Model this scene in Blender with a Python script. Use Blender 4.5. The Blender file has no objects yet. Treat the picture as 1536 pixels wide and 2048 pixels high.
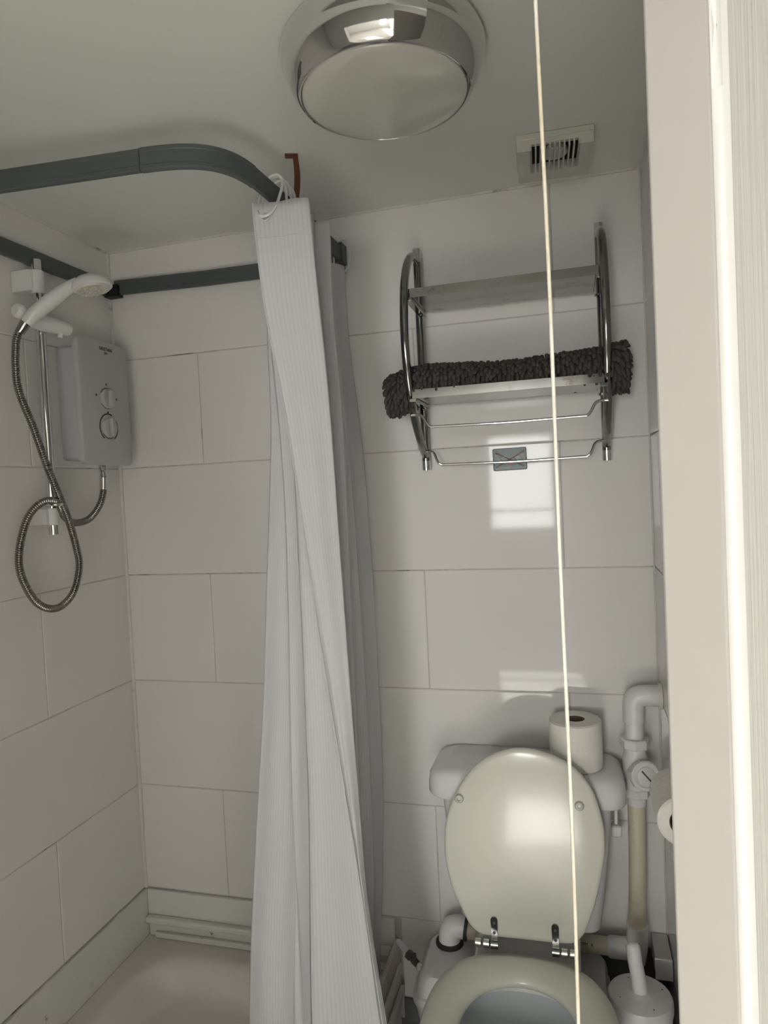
import bpy, bmesh, math, random
from mathutils import Vector, Matrix, noise

random.seed(7)
S = bpy.context.scene
COL = S.collection
PI = math.pi

# ------------------------------------------------------------------ camera
cam_d = bpy.data.cameras.new('camera')
cam = bpy.data.objects.new('camera', cam_d)
COL.objects.link(cam)
YAW, PITCH, ROLL = 0.2692, -0.0336, -0.049
fw = Vector((-math.sin(YAW) * math.cos(PITCH), math.cos(YAW) * math.cos(PITCH), math.sin(PITCH)))
r0 = Vector((math.cos(YAW), math.sin(YAW), 0))
u0 = r0.cross(fw)
rt = r0 * math.cos(ROLL) + u0 * math.sin(ROLL)
up = -r0 * math.sin(ROLL) + u0 * math.cos(ROLL)
m = Matrix((rt, up, -fw)).transposed().to_4x4()
m.translation = Vector((1.2345, -1.688, 1.4352))
cam.matrix_world = m
cam_d.sensor_fit = 'VERTICAL'
cam_d.sensor_height = 36.0
cam_d.lens = 1376.0 / 2048.0 * 36.0
cam_d.clip_start = 0.02
S.camera = cam

# ------------------------------------------------------------------ world, daylight, exposure
w = bpy.data.worlds.new('world')
S.world = w
w.use_nodes = True
w.node_tree.nodes['Background'].inputs[0].default_value = (0.75, 0.85, 1.0, 1)
w.node_tree.nodes['Background'].inputs[1].default_value = 1.0

def area(name, loc, size, power, color, rot):
    d = bpy.data.lights.new(name, 'AREA')
    d.shape = 'RECTANGLE'
    d.size, d.size_y = size
    d.energy = power
    d.color = color
    o = bpy.data.objects.new(name, d)
    o.location = loc
    o.rotation_euler = rot
    COL.objects.link(o)
    return o

# daylight coming in through the window of the room behind the camera
area('window_daylight', (0.765, -5.06, 1.43), (0.66, 1.00), 62, (1.0, 0.985, 0.96), (PI / 2, 0, 0))
# fill light behind an added opening, brightens the left wall
area('left_wall_fill', (2.22, -5.06, 0.98), (0.62, 1.24), 14, (1.0, 0.985, 0.96), (PI / 2, 0, 0))
# low sun through the same openings, making a bright patch on the floor behind the camera
sun_d = bpy.data.lights.new('sun', 'SUN')
sun_d.energy = 60
sun_d.color = (1.0, 0.98, 0.94)
sun_d.angle = 0.012
sun = bpy.data.objects.new('sun', sun_d)
sun.rotation_euler = Vector((0.10, 0.84, -0.53)).to_track_quat('-Z', 'Y').to_euler()
COL.objects.link(sun)
S.view_settings.view_transform = 'Standard'
S.view_settings.look = 'None'
S.view_settings.gamma = 1.0
S.view_settings.use_curve_mapping = False
S.view_settings.exposure = -0.02

# ------------------------------------------------------------------ materials
def mat(name, col, rough=0.5, metal=0.0, spec=0.5, coat=0.0, var=0.0, vscale=8.0, bump=0.0, bscale=60.0, stretch=(1, 1, 1), trans=0.0):
    """plain surface with optional mild colour variation and fine relief"""
    mt = bpy.data.materials.new(name)
    mt.use_nodes = True
    nt = mt.node_tree
    b = nt.nodes['Principled BSDF']
    b.inputs['Base Color'].default_value = (*col, 1)
    b.inputs['Roughness'].default_value = rough
    b.inputs['Metallic'].default_value = metal
    b.inputs['Specular IOR Level'].default_value = spec
    b.inputs['Coat Weight'].default_value = coat
    b.inputs['Coat Roughness'].default_value = 0.06
    if trans:
        b.inputs['Transmission Weight'].default_value = trans
    tc = nt.nodes.new('ShaderNodeTexCoord')
    mp = nt.nodes.new('ShaderNodeMapping')
    mp.inputs['Scale'].default_value = stretch
    nt.links.new(tc.outputs['Object'], mp.inputs['Vector'])
    if var > 0:
        n = nt.nodes.new('ShaderNodeTexNoise')
        n.inputs['Scale'].default_value = vscale
        n.inputs['Detail'].default_value = 4
        nt.links.new(mp.outputs[0], n.inputs['Vector'])
        mx = nt.nodes.new('ShaderNodeMix')
        mx.data_type = 'RGBA'
        mx.inputs[6].default_value = (*[c * (1 - var) for c in col], 1)
        mx.inputs[7].default_value = (*[min(1, c * (1 + var * 0.6)) for c in col], 1)
        nt.links.new(n.outputs[0], mx.inputs[0])
        nt.links.new(mx.outputs[2], b.inputs['Base Color'])
    if bump > 0:
        n2 = nt.nodes.new('ShaderNodeTexNoise')
        n2.inputs['Scale'].default_value = bscale
        n2.inputs['Detail'].default_value = 3
        nt.links.new(mp.outputs[0], n2.inputs['Vector'])
        bp = nt.nodes.new('ShaderNodeBump')
        bp.inputs['Strength'].default_value = bump
        bp.inputs['Distance'].default_value = 0.002
        nt.links.new(n2.outputs[0], bp.inputs['Height'])
        nt.links.new(bp.outputs[0], b.inputs['Normal'])
    return mt

def spots(mt, col, scale, lo, hi, stretch=(1, 1, 1), second=None):
    """irregular stains of another colour over a material"""
    nt = mt.node_tree
    b = nt.nodes['Principled BSDF']
    src = b.inputs['Base Color'].links[0].from_socket if b.inputs['Base Color'].links else None
    tc = nt.nodes.new('ShaderNodeTexCoord')
    mp = nt.nodes.new('ShaderNodeMapping')
    mp.inputs['Scale'].default_value = stretch
    nt.links.new(tc.outputs['Object'], mp.inputs['Vector'])
    n = nt.nodes.new('ShaderNodeTexNoise')
    n.inputs['Scale'].default_value = scale
    n.inputs['Detail'].default_value = 6
    n.inputs['Roughness'].default_value = 0.7
    nt.links.new(mp.outputs[0], n.inputs['Vector'])
    r = nt.nodes.new('ShaderNodeValToRGB')
    r.color_ramp.elements[0].position = lo
    r.color_ramp.elements[1].position = hi
    nt.links.new(n.outputs[0], r.inputs[0])
    mx = nt.nodes.new('ShaderNodeMix')
    mx.data_type = 'RGBA'
    mx.inputs[6].default_value = b.inputs['Base Color'].default_value
    if src:
        nt.links.new(src, mx.inputs[6])
    mx.inputs[7].default_value = (*col, 1)
    nt.links.new(r.outputs[0], mx.inputs[0])
    nt.links.new(mx.outputs[2], b.inputs['Base Color'])
    return mt

M = {}
M['tile'] = mat('glazed_tile', (0.80, 0.785, 0.76), 0.05, spec=0.21, var=0.025, vscale=3, bump=0.03, bscale=7)
M['grout'] = spots(mat('grout', (0.56, 0.54, 0.51), 0.8, var=0.1, vscale=20), (0.05, 0.042, 0.03), 7, 0.56, 0.68)
M['ceiling'] = mat('ceiling_paint', (0.81, 0.82, 0.775), 0.7, var=0.04, vscale=3, bump=0.1, bscale=40)
M['sealant'] = spots(mat('sealant', (0.70, 0.69, 0.66), 0.45, var=0.05), (0.10, 0.085, 0.06), 15, 0.58, 0.70)
M['panel'] = spots(mat('wet_panel', (0.74, 0.73, 0.68), 0.35, var=0.05), (0.10, 0.08, 0.06), 13, 0.63, 0.70)
M['tray'] = mat('tray_acrylic', (0.76, 0.725, 0.67), 0.22, var=0.03, vscale=4)
M['trayboard'] = spots(mat('tray_board', (0.66, 0.60, 0.53), 0.5, var=0.12, vscale=12), (0.50, 0.31, 0.24), 9, 0.52, 0.7)
M['chrome'] = mat('chrome', (0.72, 0.72, 0.72), 0.06, 1.0)
M['wornchrome'] = spots(mat('worn_chrome', (0.31, 0.31, 0.30), 0.13, 1.0, var=0.25, vscale=14), (0.10, 0.05, 0.035), 14, 0.56, 0.74)
M['hose'] = mat('hose_metal', (0.30, 0.285, 0.26), 0.16, 1.0)
M['opal'] = mat('opal_glass', (0.60, 0.60, 0.54), 0.14, coat=0.3)
M['rail'] = mat('grey_rail', (0.085, 0.1, 0.1), 0.42, var=0.06)
M['black'] = mat('black_plastic', (0.012, 0.012, 0.012), 0.45)
M['copper'] = mat('brown_strap', (0.13, 0.04, 0.018), 0.35, 0.3, var=0.15)
M['wplastic'] = mat('white_plastic', (0.76, 0.755, 0.75), 0.28)
M['gplastic'] = mat('shower_case_plastic', (0.47, 0.47, 0.475), 0.3)
M['caseside'] = mat('shower_side_plastic', (0.53, 0.535, 0.56), 0.34)
M['cream'] = mat('cream_plastic', (0.66, 0.65, 0.56), 0.35)
M['fan'] = mat('fan_plastic', (0.60, 0.59, 0.53), 0.45)
M['ceramic'] = mat('ceramic', (0.78, 0.78, 0.77), 0.1, coat=0.3)
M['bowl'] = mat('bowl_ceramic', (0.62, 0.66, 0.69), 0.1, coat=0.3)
M['seat'] = mat('seat_paint', (0.76, 0.755, 0.66), 0.2, var=0.02, vscale=5, coat=0.25, bump=0.05, bscale=9)
M['paper'] = mat('tissue', (0.86, 0.84, 0.78), 0.9, var=0.03, vscale=30, bump=0.5, bscale=160)
M['card'] = mat('cardboard', (0.20, 0.145, 0.11), 0.9, var=0.1, vscale=30)
M['beige'] = spots(mat('beige_pipe', (0.68, 0.63, 0.49), 0.3, var=0.08, vscale=8), (0.42, 0.33, 0.2), 7, 0.55, 0.8)
M['ink'] = mat('dark_ink', (0.03, 0.025, 0.02), 0.6)
M['dot'] = mat('grey_ink', (0.10, 0.10, 0.10), 0.6)
M['mat'] = mat('chenille', (0.075, 0.063, 0.060), 0.95, var=0.25, vscale=60)
M['matbase'] = mat('mat_backing', (0.04, 0.034, 0.032), 0.95)
M['teal'] = mat('sign_teal', (0.15, 0.215, 0.215), 0.35, var=0.3, vscale=90)
M['tealdark'] = mat('sign_border', (0.012, 0.03, 0.035), 0.35)
M['signred'] = mat('sign_red', (0.13, 0.03, 0.028), 0.45)
M['signgrey'] = mat('sign_pale', (0.36, 0.38, 0.34), 0.45)
M['signpink'] = mat('sign_pink', (0.33, 0.14, 0.15), 0.45)
M['cord'] = spots(mat('pull_cord', (0.76, 0.745, 0.67), 0.8, bump=0.4, bscale=400), (0.55, 0.46, 0.27), 4, 0.48, 0.75)
M['doorpaint'] = mat('door_edge_paint', (0.61, 0.585, 0.545), 0.4, var=0.03, vscale=3, bump=0.08, bscale=30)
M['liphighlight'] = mat('door_lip_highlight', (0.78, 0.78, 0.76), 0.3)  # whiter than the door; window light on the rounded edge put into colour
M['water'] = mat('water', (0.30, 0.36, 0.40), 0.03)
M['water'].node_tree.nodes['Principled BSDF'].inputs['Transmission Weight'].default_value = 0.4
M['floor'] = mat('vinyl_floor', (0.34, 0.32, 0.315), 0.45, var=0.12, vscale=10)
M['hallfloor'] = mat('hall_boards', (0.68, 0.65, 0.605), 0.5, var=0.1, vscale=4)
M['hallwall'] = mat('hall_paint', (0.84, 0.83, 0.80), 0.7, var=0.03)
M['hallframe'] = mat('window_frame_paint', (0.8, 0.8, 0.79), 0.35)
M['greyfit'] = mat('grey_fitting', (0.10, 0.10, 0.095), 0.45, var=0.2, vscale=50)
M['rubber'] = mat('rubber', (0.03, 0.03, 0.03), 0.6)
M['boxgrey'] = mat('pipe_box', (0.60, 0.59, 0.58), 0.5, var=0.05)
M['innerfan'] = mat('fan_dark', (0.02, 0.018, 0.016), 0.7, var=0.3)
M['bumper'] = mat('bumper', (0.55, 0.55, 0.5), 0.25)
M['lowdark'] = mat('dark_lower_wall', (0.13, 0.135, 0.125), 0.6, var=0.25, vscale=14)  # dark mottled tone for the strips low on the back wall
def window_glass():
    mt = bpy.data.materials.new('window_glass')
    mt.use_nodes = True
    nt = mt.node_tree
    t = nt.nodes.new('ShaderNodeBsdfTransparent')
    g = nt.nodes.new('ShaderNodeBsdfGlossy'); g.inputs['Roughness'].default_value = 0.02
    mx = nt.nodes.new('ShaderNodeMixShader'); mx.inputs[0].default_value = 0.06
    nt.links.new(t.outputs[0], mx.inputs[1]); nt.links.new(g.outputs[0], mx.inputs[2])
    nt.links.new(mx.outputs[0], nt.nodes['Material Output'].inputs[0])
    return mt
M['glass'] = window_glass()

# white door skin with fine vertical wood grain
def grain_mat():
    mt = mat('door_grain', (0.52, 0.515, 0.485), 0.5, var=0.05, vscale=1.0, stretch=(330, 330, 5))
    nt = mt.node_tree
    b = nt.nodes['Principled BSDF']
    tc = nt.nodes.new('ShaderNodeTexCoord')
    mp = nt.nodes.new('ShaderNodeMapping')
    mp.inputs['Scale'].default_value = (330, 330, 6)
    n = nt.nodes.new('ShaderNodeTexNoise')
    n.inputs['Scale'].default_value = 1.0
    n.inputs['Detail'].default_value = 3
    bp = nt.nodes.new('ShaderNodeBump')
    bp.inputs['Strength'].default_value = 0.8
    bp.inputs['Distance'].default_value = 0.0012
    nt.links.new(tc.outputs['Object'], mp.inputs[0])
    nt.links.new(mp.outputs[0], n.inputs['Vector'])
    nt.links.new(n.outputs[0], bp.inputs['Height'])
    nt.links.new(bp.outputs[0], b.inputs['Normal'])
    return mt
M['grain'] = grain_mat()

# white curtain cloth with woven pin stripes along its length (UV u runs along the width)
def cloth_mat():
    mt = bpy.data.materials.new('curtain_cloth')
    mt.use_nodes = True
    nt = mt.node_tree
    b = nt.nodes['Principled BSDF']
    b.inputs['Roughness'].default_value = 0.55
    b.inputs['Sheen Weight'].default_value = 0.15
    uv = nt.nodes.new('ShaderNodeUVMap')
    sp = nt.nodes.new('ShaderNodeSeparateXYZ')
    nt.links.new(uv.outputs[0], sp.inputs[0])
    mu = nt.nodes.new('ShaderNodeMath'); mu.operation = 'MULTIPLY'; mu.inputs[1].default_value = 2 * PI / 0.0052
    nt.links.new(sp.outputs[0], mu.inputs[0])
    si = nt.nodes.new('ShaderNodeMath'); si.operation = 'SINE'
    nt.links.new(mu.outputs[0], si.inputs[0])
    ma = nt.nodes.new('ShaderNodeMapRange')
    ma.inputs[1].default_value = 0.0; ma.inputs[2].default_value = 0.9
    nt.links.new(si.outputs[0], ma.inputs[0])
    mx = nt.nodes.new('ShaderNodeMix'); mx.data_type = 'RGBA'
    mx.inputs[6].default_value = (0.83, 0.835, 0.845, 1)
    mx.inputs[7].default_value = (0.75, 0.755, 0.77, 1)
    nt.links.new(ma.outputs[0], mx.inputs[0])
    nt.links.new(mx.outputs[2], b.inputs['Base Color'])
    bp = nt.nodes.new('ShaderNodeBump'); bp.inputs['Strength'].default_value = 0.25; bp.inputs['Distance'].default_value = 0.001
    nt.links.new(ma.outputs[0], bp.inputs['Height'])
    nt.links.new(bp.outputs[0], b.inputs['Normal'])
    tl = nt.nodes.new('ShaderNodeBsdfTranslucent')
    tl.inputs[0].default_value = (0.84, 0.84, 0.85, 1)
    ms = nt.nodes.new('ShaderNodeMixShader'); ms.inputs[0].default_value = 0.38
    out = nt.nodes['Material Output']
    nt.links.new(b.outputs[0], ms.inputs[1]); nt.links.new(tl.outputs[0], ms.inputs[2])
    nt.links.new(ms.outputs[0], out.inputs[0])
    return mt
M['cloth'] = cloth_mat()

# ------------------------------------------------------------------ mesh helpers
class B:
    """collects vertices and faces of one mesh"""
    def __init__(s):
        s.v = []; s.f = []
    def add(s, vs, fs):
        o = len(s.v)
        s.v += [tuple(p) for p in vs]
        s.f += [tuple(i + o for i in q) for q in fs]
        return s
    def box(s, x0, x1, y0, y1, z0, z1, M4=None):
        vs = [Vector(p) for p in ((x0,y0,z0),(x1,y0,z0),(x1,y1,z0),(x0,y1,z0),(x0,y0,z1),(x1,y0,z1),(x1,y1,z1),(x0,y1,z1))]
        if M4 is not None: vs = [M4 @ p for p in vs]
        return s.add(vs, [(3,2,1,0),(4,5,6,7),(0,1,5,4),(1,2,6,5),(2,3,7,6),(3,0,4,7)])
    def loft(s, rings, cap0=True, cap1=True, closed=False):
        n = len(rings[0]); vs = [p for r in rings for p in r]; fs = []
        R = len(rings)
        for i in range(R if closed else R - 1):
            a = i * n; b = ((i + 1) % R) * n
            for j in range(n):
                k = (j + 1) % n
                fs.append((a + j, a + k, b + k, b + j))
        if not closed:
            if cap0: fs.append(tuple(range(n - 1, -1, -1)))
            if cap1: fs.append(tuple((R - 1) * n + j for j in range(n)))
        return s.add(vs, fs)
    def tube(s, pts, r, seg=12, closed=False):
        pts = [Vector(p) for p in pts]; n = len(pts)
        rad = r if isinstance(r, (list, tuple)) else [r] * n
        rings = []; nrm = None
        for i, p in enumerate(pts):
            if closed: t = pts[(i + 1) % n] - pts[i - 1]
            else: t = pts[min(i + 1, n - 1)] - pts[max(i - 1, 0)]
            t.normalize()
            if nrm is None:
                a = Vector((0, 0, 1)) if abs(t.z) < 0.9 else Vector((1, 0, 0))
                nrm = (a - t * a.dot(t)).normalized()
            else:
                nrm = (nrm - t * nrm.dot(t)).normalized()
            bn = t.cross(nrm)
            rings.append([p + (nrm * math.cos(q) + bn * math.sin(q)) * rad[i] for q in [2 * PI * k / seg for k in range(seg)]])
        return s.loft(rings, closed=closed)
    def lathe(s, prof, c=(0, 0, 0), axis=(0, 0, 1), seg=32, cap=True):
        """prof: (radius, height along axis)"""
        ax = Vector(axis).normalized()
        a = Vector((1, 0, 0)) if abs(ax.x) < 0.9 else Vector((0, 1, 0))
        e1 = (a - ax * a.dot(ax)).normalized(); e2 = ax.cross(e1); c = Vector(c)
        rings = [[c + ax * h + (e1 * math.cos(q) + e2 * math.sin(q)) * max(r, 1e-4) for q in [2 * PI * k / seg for k in range(seg)]] for r, h in prof]
        return s.loft(rings, cap, cap)
    def prism(s, outline, fn, t0, t1):
        """outline in 2D, fn(u,v,t) -> 3D"""
        return s.loft([[fn(u, v, t0) for u, v in outline], [fn(u, v, t1) for u, v in outline]])

def obj(name, b, m_, parent=None, smooth=None, bevel=0.0, bseg=2, label=None, loc=None):
    me = bpy.data.meshes.new(name)
    me.from_pydata(b.v, [], b.f)
    bmx = bmesh.new(); bmx.from_mesh(me)
    bmesh.ops.recalc_face_normals(bmx, faces=bmx.faces)
    bmx.to_mesh(me); bmx.free()
    me.materials.append(M[m_])
    o = bpy.data.objects.new(name, me)
    COL.objects.link(o)
    if bevel:
        md = o.modifiers.new('bevel', 'BEVEL'); md.width = bevel; md.segments = bseg; md.limit_method = 'ANGLE'; md.angle_limit = 0.6
        smooth = 40 if smooth is None else smooth
    if smooth:
        for p in me.polygons: p.use_smooth = True
        me.set_sharp_from_angle(angle=math.radians(smooth))
    if parent: attach(o, parent)
    if label: o['label'] = label
    if loc: o.location = loc
    return o

def attach(o, parent):
    q = parent; mw = Matrix.Identity(4)
    while q:
        mw = Matrix.Translation(q.location) @ mw; q = q.parent if False else None
    o.parent = parent
    if parent.type == 'EMPTY':
        o.matrix_parent_inverse = Matrix.Translation(-Vector(parent.location))

def tag(o, label, cat, group=None, kind=None):
    o['label'] = label; o['category'] = cat
    if group: o['group'] = group
    if kind: o['kind'] = kind
    return o

def thing(name, label, cat, loc, group=None):
    o = bpy.data.objects.new(name, None)
    o.empty_display_size = 0.05
    o.location = loc
    COL.objects.link(o)
    return tag(o, label, cat, group)

def struct(name, b, m_, **k):
    o = obj(name, b, m_, **k); o['kind'] = 'structure'; return o

def bez(p0, p1, p2, p3, n=10):
    p0, p1, p2, p3 = map(Vector, (p0, p1, p2, p3))
    return [p0 * (1-t)**3 + p1 * 3*t*(1-t)**2 + p2 * 3*t*t*(1-t) + p3 * t**3 for t in [i / n for i in range(n + 1)]]

def spline(pts, n=8, closed=False):
    """Catmull-Rom through the points"""
    P = [Vector(p) for p in pts]; N = len(P); out = []
    for i in range(N if closed else N - 1):
        if closed: a, b, c, d = P[i-1], P[i], P[(i+1) % N], P[(i+2) % N]
        else: a, b, c, d = P[max(i-1, 0)], P[i], P[i+1], P[min(i+2, N-1)]
        for k in range(n):
            t = k / n
            out.append(0.5 * ((2*b) + (c-a)*t + (2*a-5*b+4*c-d)*t*t + (3*b-a-3*c+d)*t**3))
    if not closed: out.append(P[-1])
    return out

def interp(xs, ys, x):
    if x <= xs[0]: return ys[0]
    for i in range(1, len(xs)):
        if x <= xs[i]:
            t = (x - xs[i-1]) / (xs[i] - xs[i-1]); return ys[i-1] + (ys[i] - ys[i-1]) * t
    return ys[-1]

def text_mesh(name, body, size, m_, parent, mat4):
    cu = bpy.data.curves.new(name, 'FONT'); cu.body = body; cu.size = size; cu.extrude = 0.0004
    cu.align_x = 'CENTER'; cu.align_y = 'CENTER'
    to = bpy.data.objects.new(name + '_tmp', cu); COL.objects.link(to)
    dg = bpy.context.evaluated_depsgraph_get()
    me = bpy.data.meshes.new_from_object(to.evaluated_get(dg))
    bpy.data.objects.remove(to)
    me.transform(mat4); me.materials.clear(); me.materials.append(M[m_])
    o = bpy.data.objects.new(name, me); COL.objects.link(o); attach(o, parent); return o

H = 2.133      # ceiling height
FZ = 0.05      # floor level
W = 1.409      # bathroom width

# ------------------------------------------------------------------ room shell
struct('floor', B().box(-0.1, 1.5, -1.56, 0.1, FZ - 0.1, FZ), 'floor')
struct('floor_hall', B().box(-0.95, 2.75, -5.2, -1.56, FZ - 0.1, FZ).box(1.5, 2.75, -1.56, -0.6, FZ - 0.1, FZ), 'hallfloor')
struct('ceiling', B().box(-0.95, 2.75, -5.2, 0.1, H, H + 0.1), 'ceiling')

wall_back = struct('wall_back', B().box(-0.1, 1.5, 0.002, 0.1, FZ, H), 'grout')
wall_left = struct('wall_left', B().box(-0.1, -0.002, -1.56, 0.002, FZ, H), 'grout')
wall_right = struct('wall_right', B().box(W + 0.002, 1.50, -0.92, 0.002, FZ, H), 'grout')

tile_cache = {}
def tile(parent, side, a0, a1, z0, z1):
    """one glazed tile, 2 mm joints, chamfered glaze edge"""
    g = 0.001
    wd, ht = (a1 - a0 - 2*g), (z1 - z0 - 2*g)
    key = (round(wd, 4), round(ht, 4))
    if key not in tile_cache:
        hw, hh, t, c = wd/2, ht/2, 0.006, 0.0022
        vs = [(-hw,t,-hh),(hw,t,-hh),(hw,t,hh),(-hw,t,hh), (-hw,0.0012,-hh),(hw,0.0012,-hh),(hw,0.0012,hh),(-hw,0.0012,hh),
              (-hw+c,0,-hh+c),(hw-c,0,-hh+c),(hw-c,0,hh-c),(-hw+c,0,hh-c)]
        fs = [(3,2,1,0)] + [(i,(i+1)%4,(i+1)%4+4,i+4) for i in range(4)] + [(i+4,(i+1)%4+4,(i+1)%4+8,i+8) for i in range(4)] + [(8,9,10,11)]
        me = bpy.data.meshes.new('tile'); me.from_pydata(vs, [], fs)
        bm_ = bmesh.new(); bm_.from_mesh(me); bmesh.ops.recalc_face_normals(bm_, faces=bm_.faces); bm_.to_mesh(me); bm_.free()
        me.materials.append(M['tile'])
        tile_cache[key] = me
    o = bpy.data.objects.new('tile', tile_cache[key]); COL.objects.link(o); o.parent = parent
    rx, rz = random.gauss(0, 0.0012), random.gauss(0, 0.0009)
    am, zm = (a0+a1)/2, (z0+z1)/2
    if side == 'back': o.location = (am, 0, zm); o.rotation_euler = (rx, 0, rz)
    elif side == 'left': o.location = (0, am, zm); o.rotation_euler = (rx, 0, PI/2 + rz)
    else: o.location = (W, am, zm); o.rotation_euler = (rx, 0, -PI/2 + rz)
    return o

ZR = [0.32 + 0.302 * k for k in range(7)]     # joint heights
def run(parent, side, a0, a1, joints, z0, z1):
    e = [a0] + [j for j in sorted(joints) if a0 + 0.02 < j < a1 - 0.02] + [a1]
    for i in range(len(e) - 1): tile(parent, side, e[i], e[i+1], z0, z1)
for k in range(6):
    A = (k % 2 == 0)
    run(wall_back, 'back', 0.0, W, [0.264, 0.866] if A else [0.606, 1.208], ZR[k], ZR[k+1])
    run(wall_left, 'left', -1.56, -0.001, [-0.33, -0.932, -1.534] if A else [-0.631, -1.233], ZR[k], ZR[k+1])
    run(wall_right, 'right', -0.92, -0.001, [-0.45] if A else [-0.15, -0.752], ZR[k], ZR[k+1])
run(wall_back, 'back', 0.76, 0.965, [], FZ + 0.06, ZR[0])
run(wall_right, 'right', -0.92, -0.001, [-0.5], FZ + 0.06, ZR[0])
obj('dark_floor_strip', B().box(0.76, 0.965, -0.004, 0.006, FZ, FZ + 0.058), 'lowdark', wall_back)  # dark strip along the floor, below the tiles
obj('dark_wall_strip', B().box(0.967, W - 0.001, -0.001, 0.006, FZ, ZR[0] - 0.002), 'lowdark', wall_back)  # dark strip in place of the lowest tile row

# bead of sealant in the corners and along the ceiling
def bead(name, pts, r=0.0045):
    return struct(name, B().tube(pts, r, 8), 'sealant', smooth=60)
bead('trim_1', [(0.002, -0.002, ZR[0]), (0.002, -0.002, 1.2), (0.002, -0.002, H)], 0.0055)
bead('trim_2', [(0.0, -0.001, H), (0.7, -0.001, H), (W, -0.001, H)], 0.0045)
bead('trim_3', [(0.001, 0, H), (0.001, -0.6, H), (0.001, -1.55, H)], 0.0045)
bead('trim_4', [(W - 0.001, -0.001, 0.32), (W - 0.001, -0.001, 1.2), (W - 0.001, -0.001, H)], 0.002)

# wet panel strips below the tiles round the shower tray
struct('baseboard_left', B().box(-0.002, 0.008, -0.80, 0.0, 0.185, ZR[0] - 0.002), 'panel', bevel=0.002)
struct('baseboard_back', B().box(0.009, 0.745, -0.009, 0.002, 0.185, ZR[0] - 0.002), 'panel', bevel=0.002)
tr5 = struct('trim_5', B().box(0.012, 0.735, -0.030, -0.009, 0.231, 0.249), 'panel', bevel=0.005, bseg=3)
struct('trim_6', B().box(0.035, 0.735, -0.022, -0.009, 0.187, 0.203), 'panel', bevel=0.003)

# hallway behind the camera (only its daylight and reflections reach the picture)
struct('wall_hall_left', B().box(-0.95, -0.85, -5.2, -1.56, FZ, H), 'hallwall')
struct('wall_hall_right', B().box(2.65, 2.75, -5.2, -0.6, FZ, H), 'hallwall')
struct('wall_hall_back', B().box(1.50, 2.75, -0.70, -0.60, FZ, H), 'hallwall')
struct('wall_light_blocker', B().box(-0.95, 0.55, -1.66, -1.56, FZ, H).box(0.55, 2.65, -1.66, -1.56, 1.84, H), 'hallwall')  # unseen partition and lintel, placed to keep daylight off the shower wall and top
wf = B()
wx0, wx1, wz0, wz1 = 0.43, 1.10, 0.94, 1.93
vx0, vx1, vz0, vz1 = 1.90, 2.54, 0.36, 1.62
wf.box(-0.95, wx0, -5.0, -4.9, FZ, H).box(wx1, vx0, -5.0, -4.9, FZ, H).box(vx1, 2.75, -5.0, -4.9, FZ, H).box(vx0, vx1, -5.0, -4.9, FZ, vz0).box(vx0, vx1, -5.0, -4.9, vz1, H).box(wx0, wx1, -5.0, -4.9, FZ, wz0).box(wx0, wx1, -5.0, -4.9, wz1, H)
struct('wall_front', wf, 'hallwall')
win = struct('window_1', B().box(wx0, wx0+0.05, -4.98, -4.92, wz0, wz1).box(wx1-0.05, wx1, -4.98, -4.92, wz0, wz1).box(wx0, wx1, -4.98, -4.92, wz0, wz0+0.05).box(wx0, wx1, -4.98, -4.92, wz1-0.05, wz1), 'hallframe')
struct('added_opening', B().box(vx0, vx0+0.05, -4.98, -4.92, vz0, vz1).box(vx1-0.05, vx1, -4.98, -4.92, vz0, vz1).box(vx0, vx1, -4.98, -4.92, vz0, vz0+0.05).box(vx0, vx1, -4.98, -4.92, vz1-0.05, vz1), 'hallframe')  # frame of an added, unseen opening for the left wall fill
obj('window_sill', B().box(wx0-0.04, wx1+0.04, -4.96, -4.80, wz0-0.03, wz0), 'hallframe', win, bevel=0.006)
obj('transom', B().box(wx0+0.05, wx1-0.05, -4.97, -4.93, wz0+0.2, wz0+0.225), 'hallframe', win)
obj('window_pane', B().box(wx0+0.05, wx1-0.05, -4.952, -4.948, wz0+0.05, wz1-0.05), 'glass', win)

# ------------------------------------------------------------------ door leaf standing open on the right
th = math.radians(46)
cx, cy = 1.3155, -1.288
ex, ey = Vector((-math.cos(th), math.sin(th), 0)), Vector((math.sin(th), math.cos(th), 0))   # across the edge, along the leaf
def dpt(a, b_, z): return Vector((cx, cy, 0)) + ex * a + ey * b_ + Vector((0, 0, z))
door = bpy.data.objects.new('door_1', None); door.location = (cx, cy, FZ); COL.objects.link(door); door['kind'] = 'structure'
def dbox(a0, a1, b0, b1, z0, z1):
    b = B(); vs = [dpt(a, q, z) for z in (z0, z1) for a, q in ((a0, b0), (a1, b0), (a1, b1), (a0, b1))]
    return b.add(vs, [(3,2,1,0),(4,5,6,7),(0,1,5,4),(1,2,6,5),(2,3,7,6),(3,0,4,7)])
obj('door_edge', dbox(0.0035, 0.047, 0.0, 0.022, FZ + 0.01, 2.03), 'doorpaint', door, bevel=0.003, bseg=3)
lip = B()
lz = [FZ + 0.01 + i * (2.02 - FZ) / 60 for i in range(61)]
rings = []
for z in lz:
    shade_dip = 0.003 * math.exp(-((z - 1.66) / 0.022) ** 4)     # dip shaped in to give the strip its dark shade mark
    ring = [dpt(a, q, z) for a, q in ((0.004, 0.008), (0.004, -0.0006), (0.0014 + shade_dip, -0.0005 + shade_dip), (-0.0002 + shade_dip, 0.0006 + shade_dip), (-0.0006, 0.0024), (-0.0006, 0.008))]
    rings.append(ring)
lip.loft(rings)
obj('lipping', lip, 'liphighlight', door, smooth=50)
obj('door_skin', dbox(0.0, 0.004, 0.0034, 0.66, FZ + 0.01, 2.03), 'grain', door)
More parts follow.
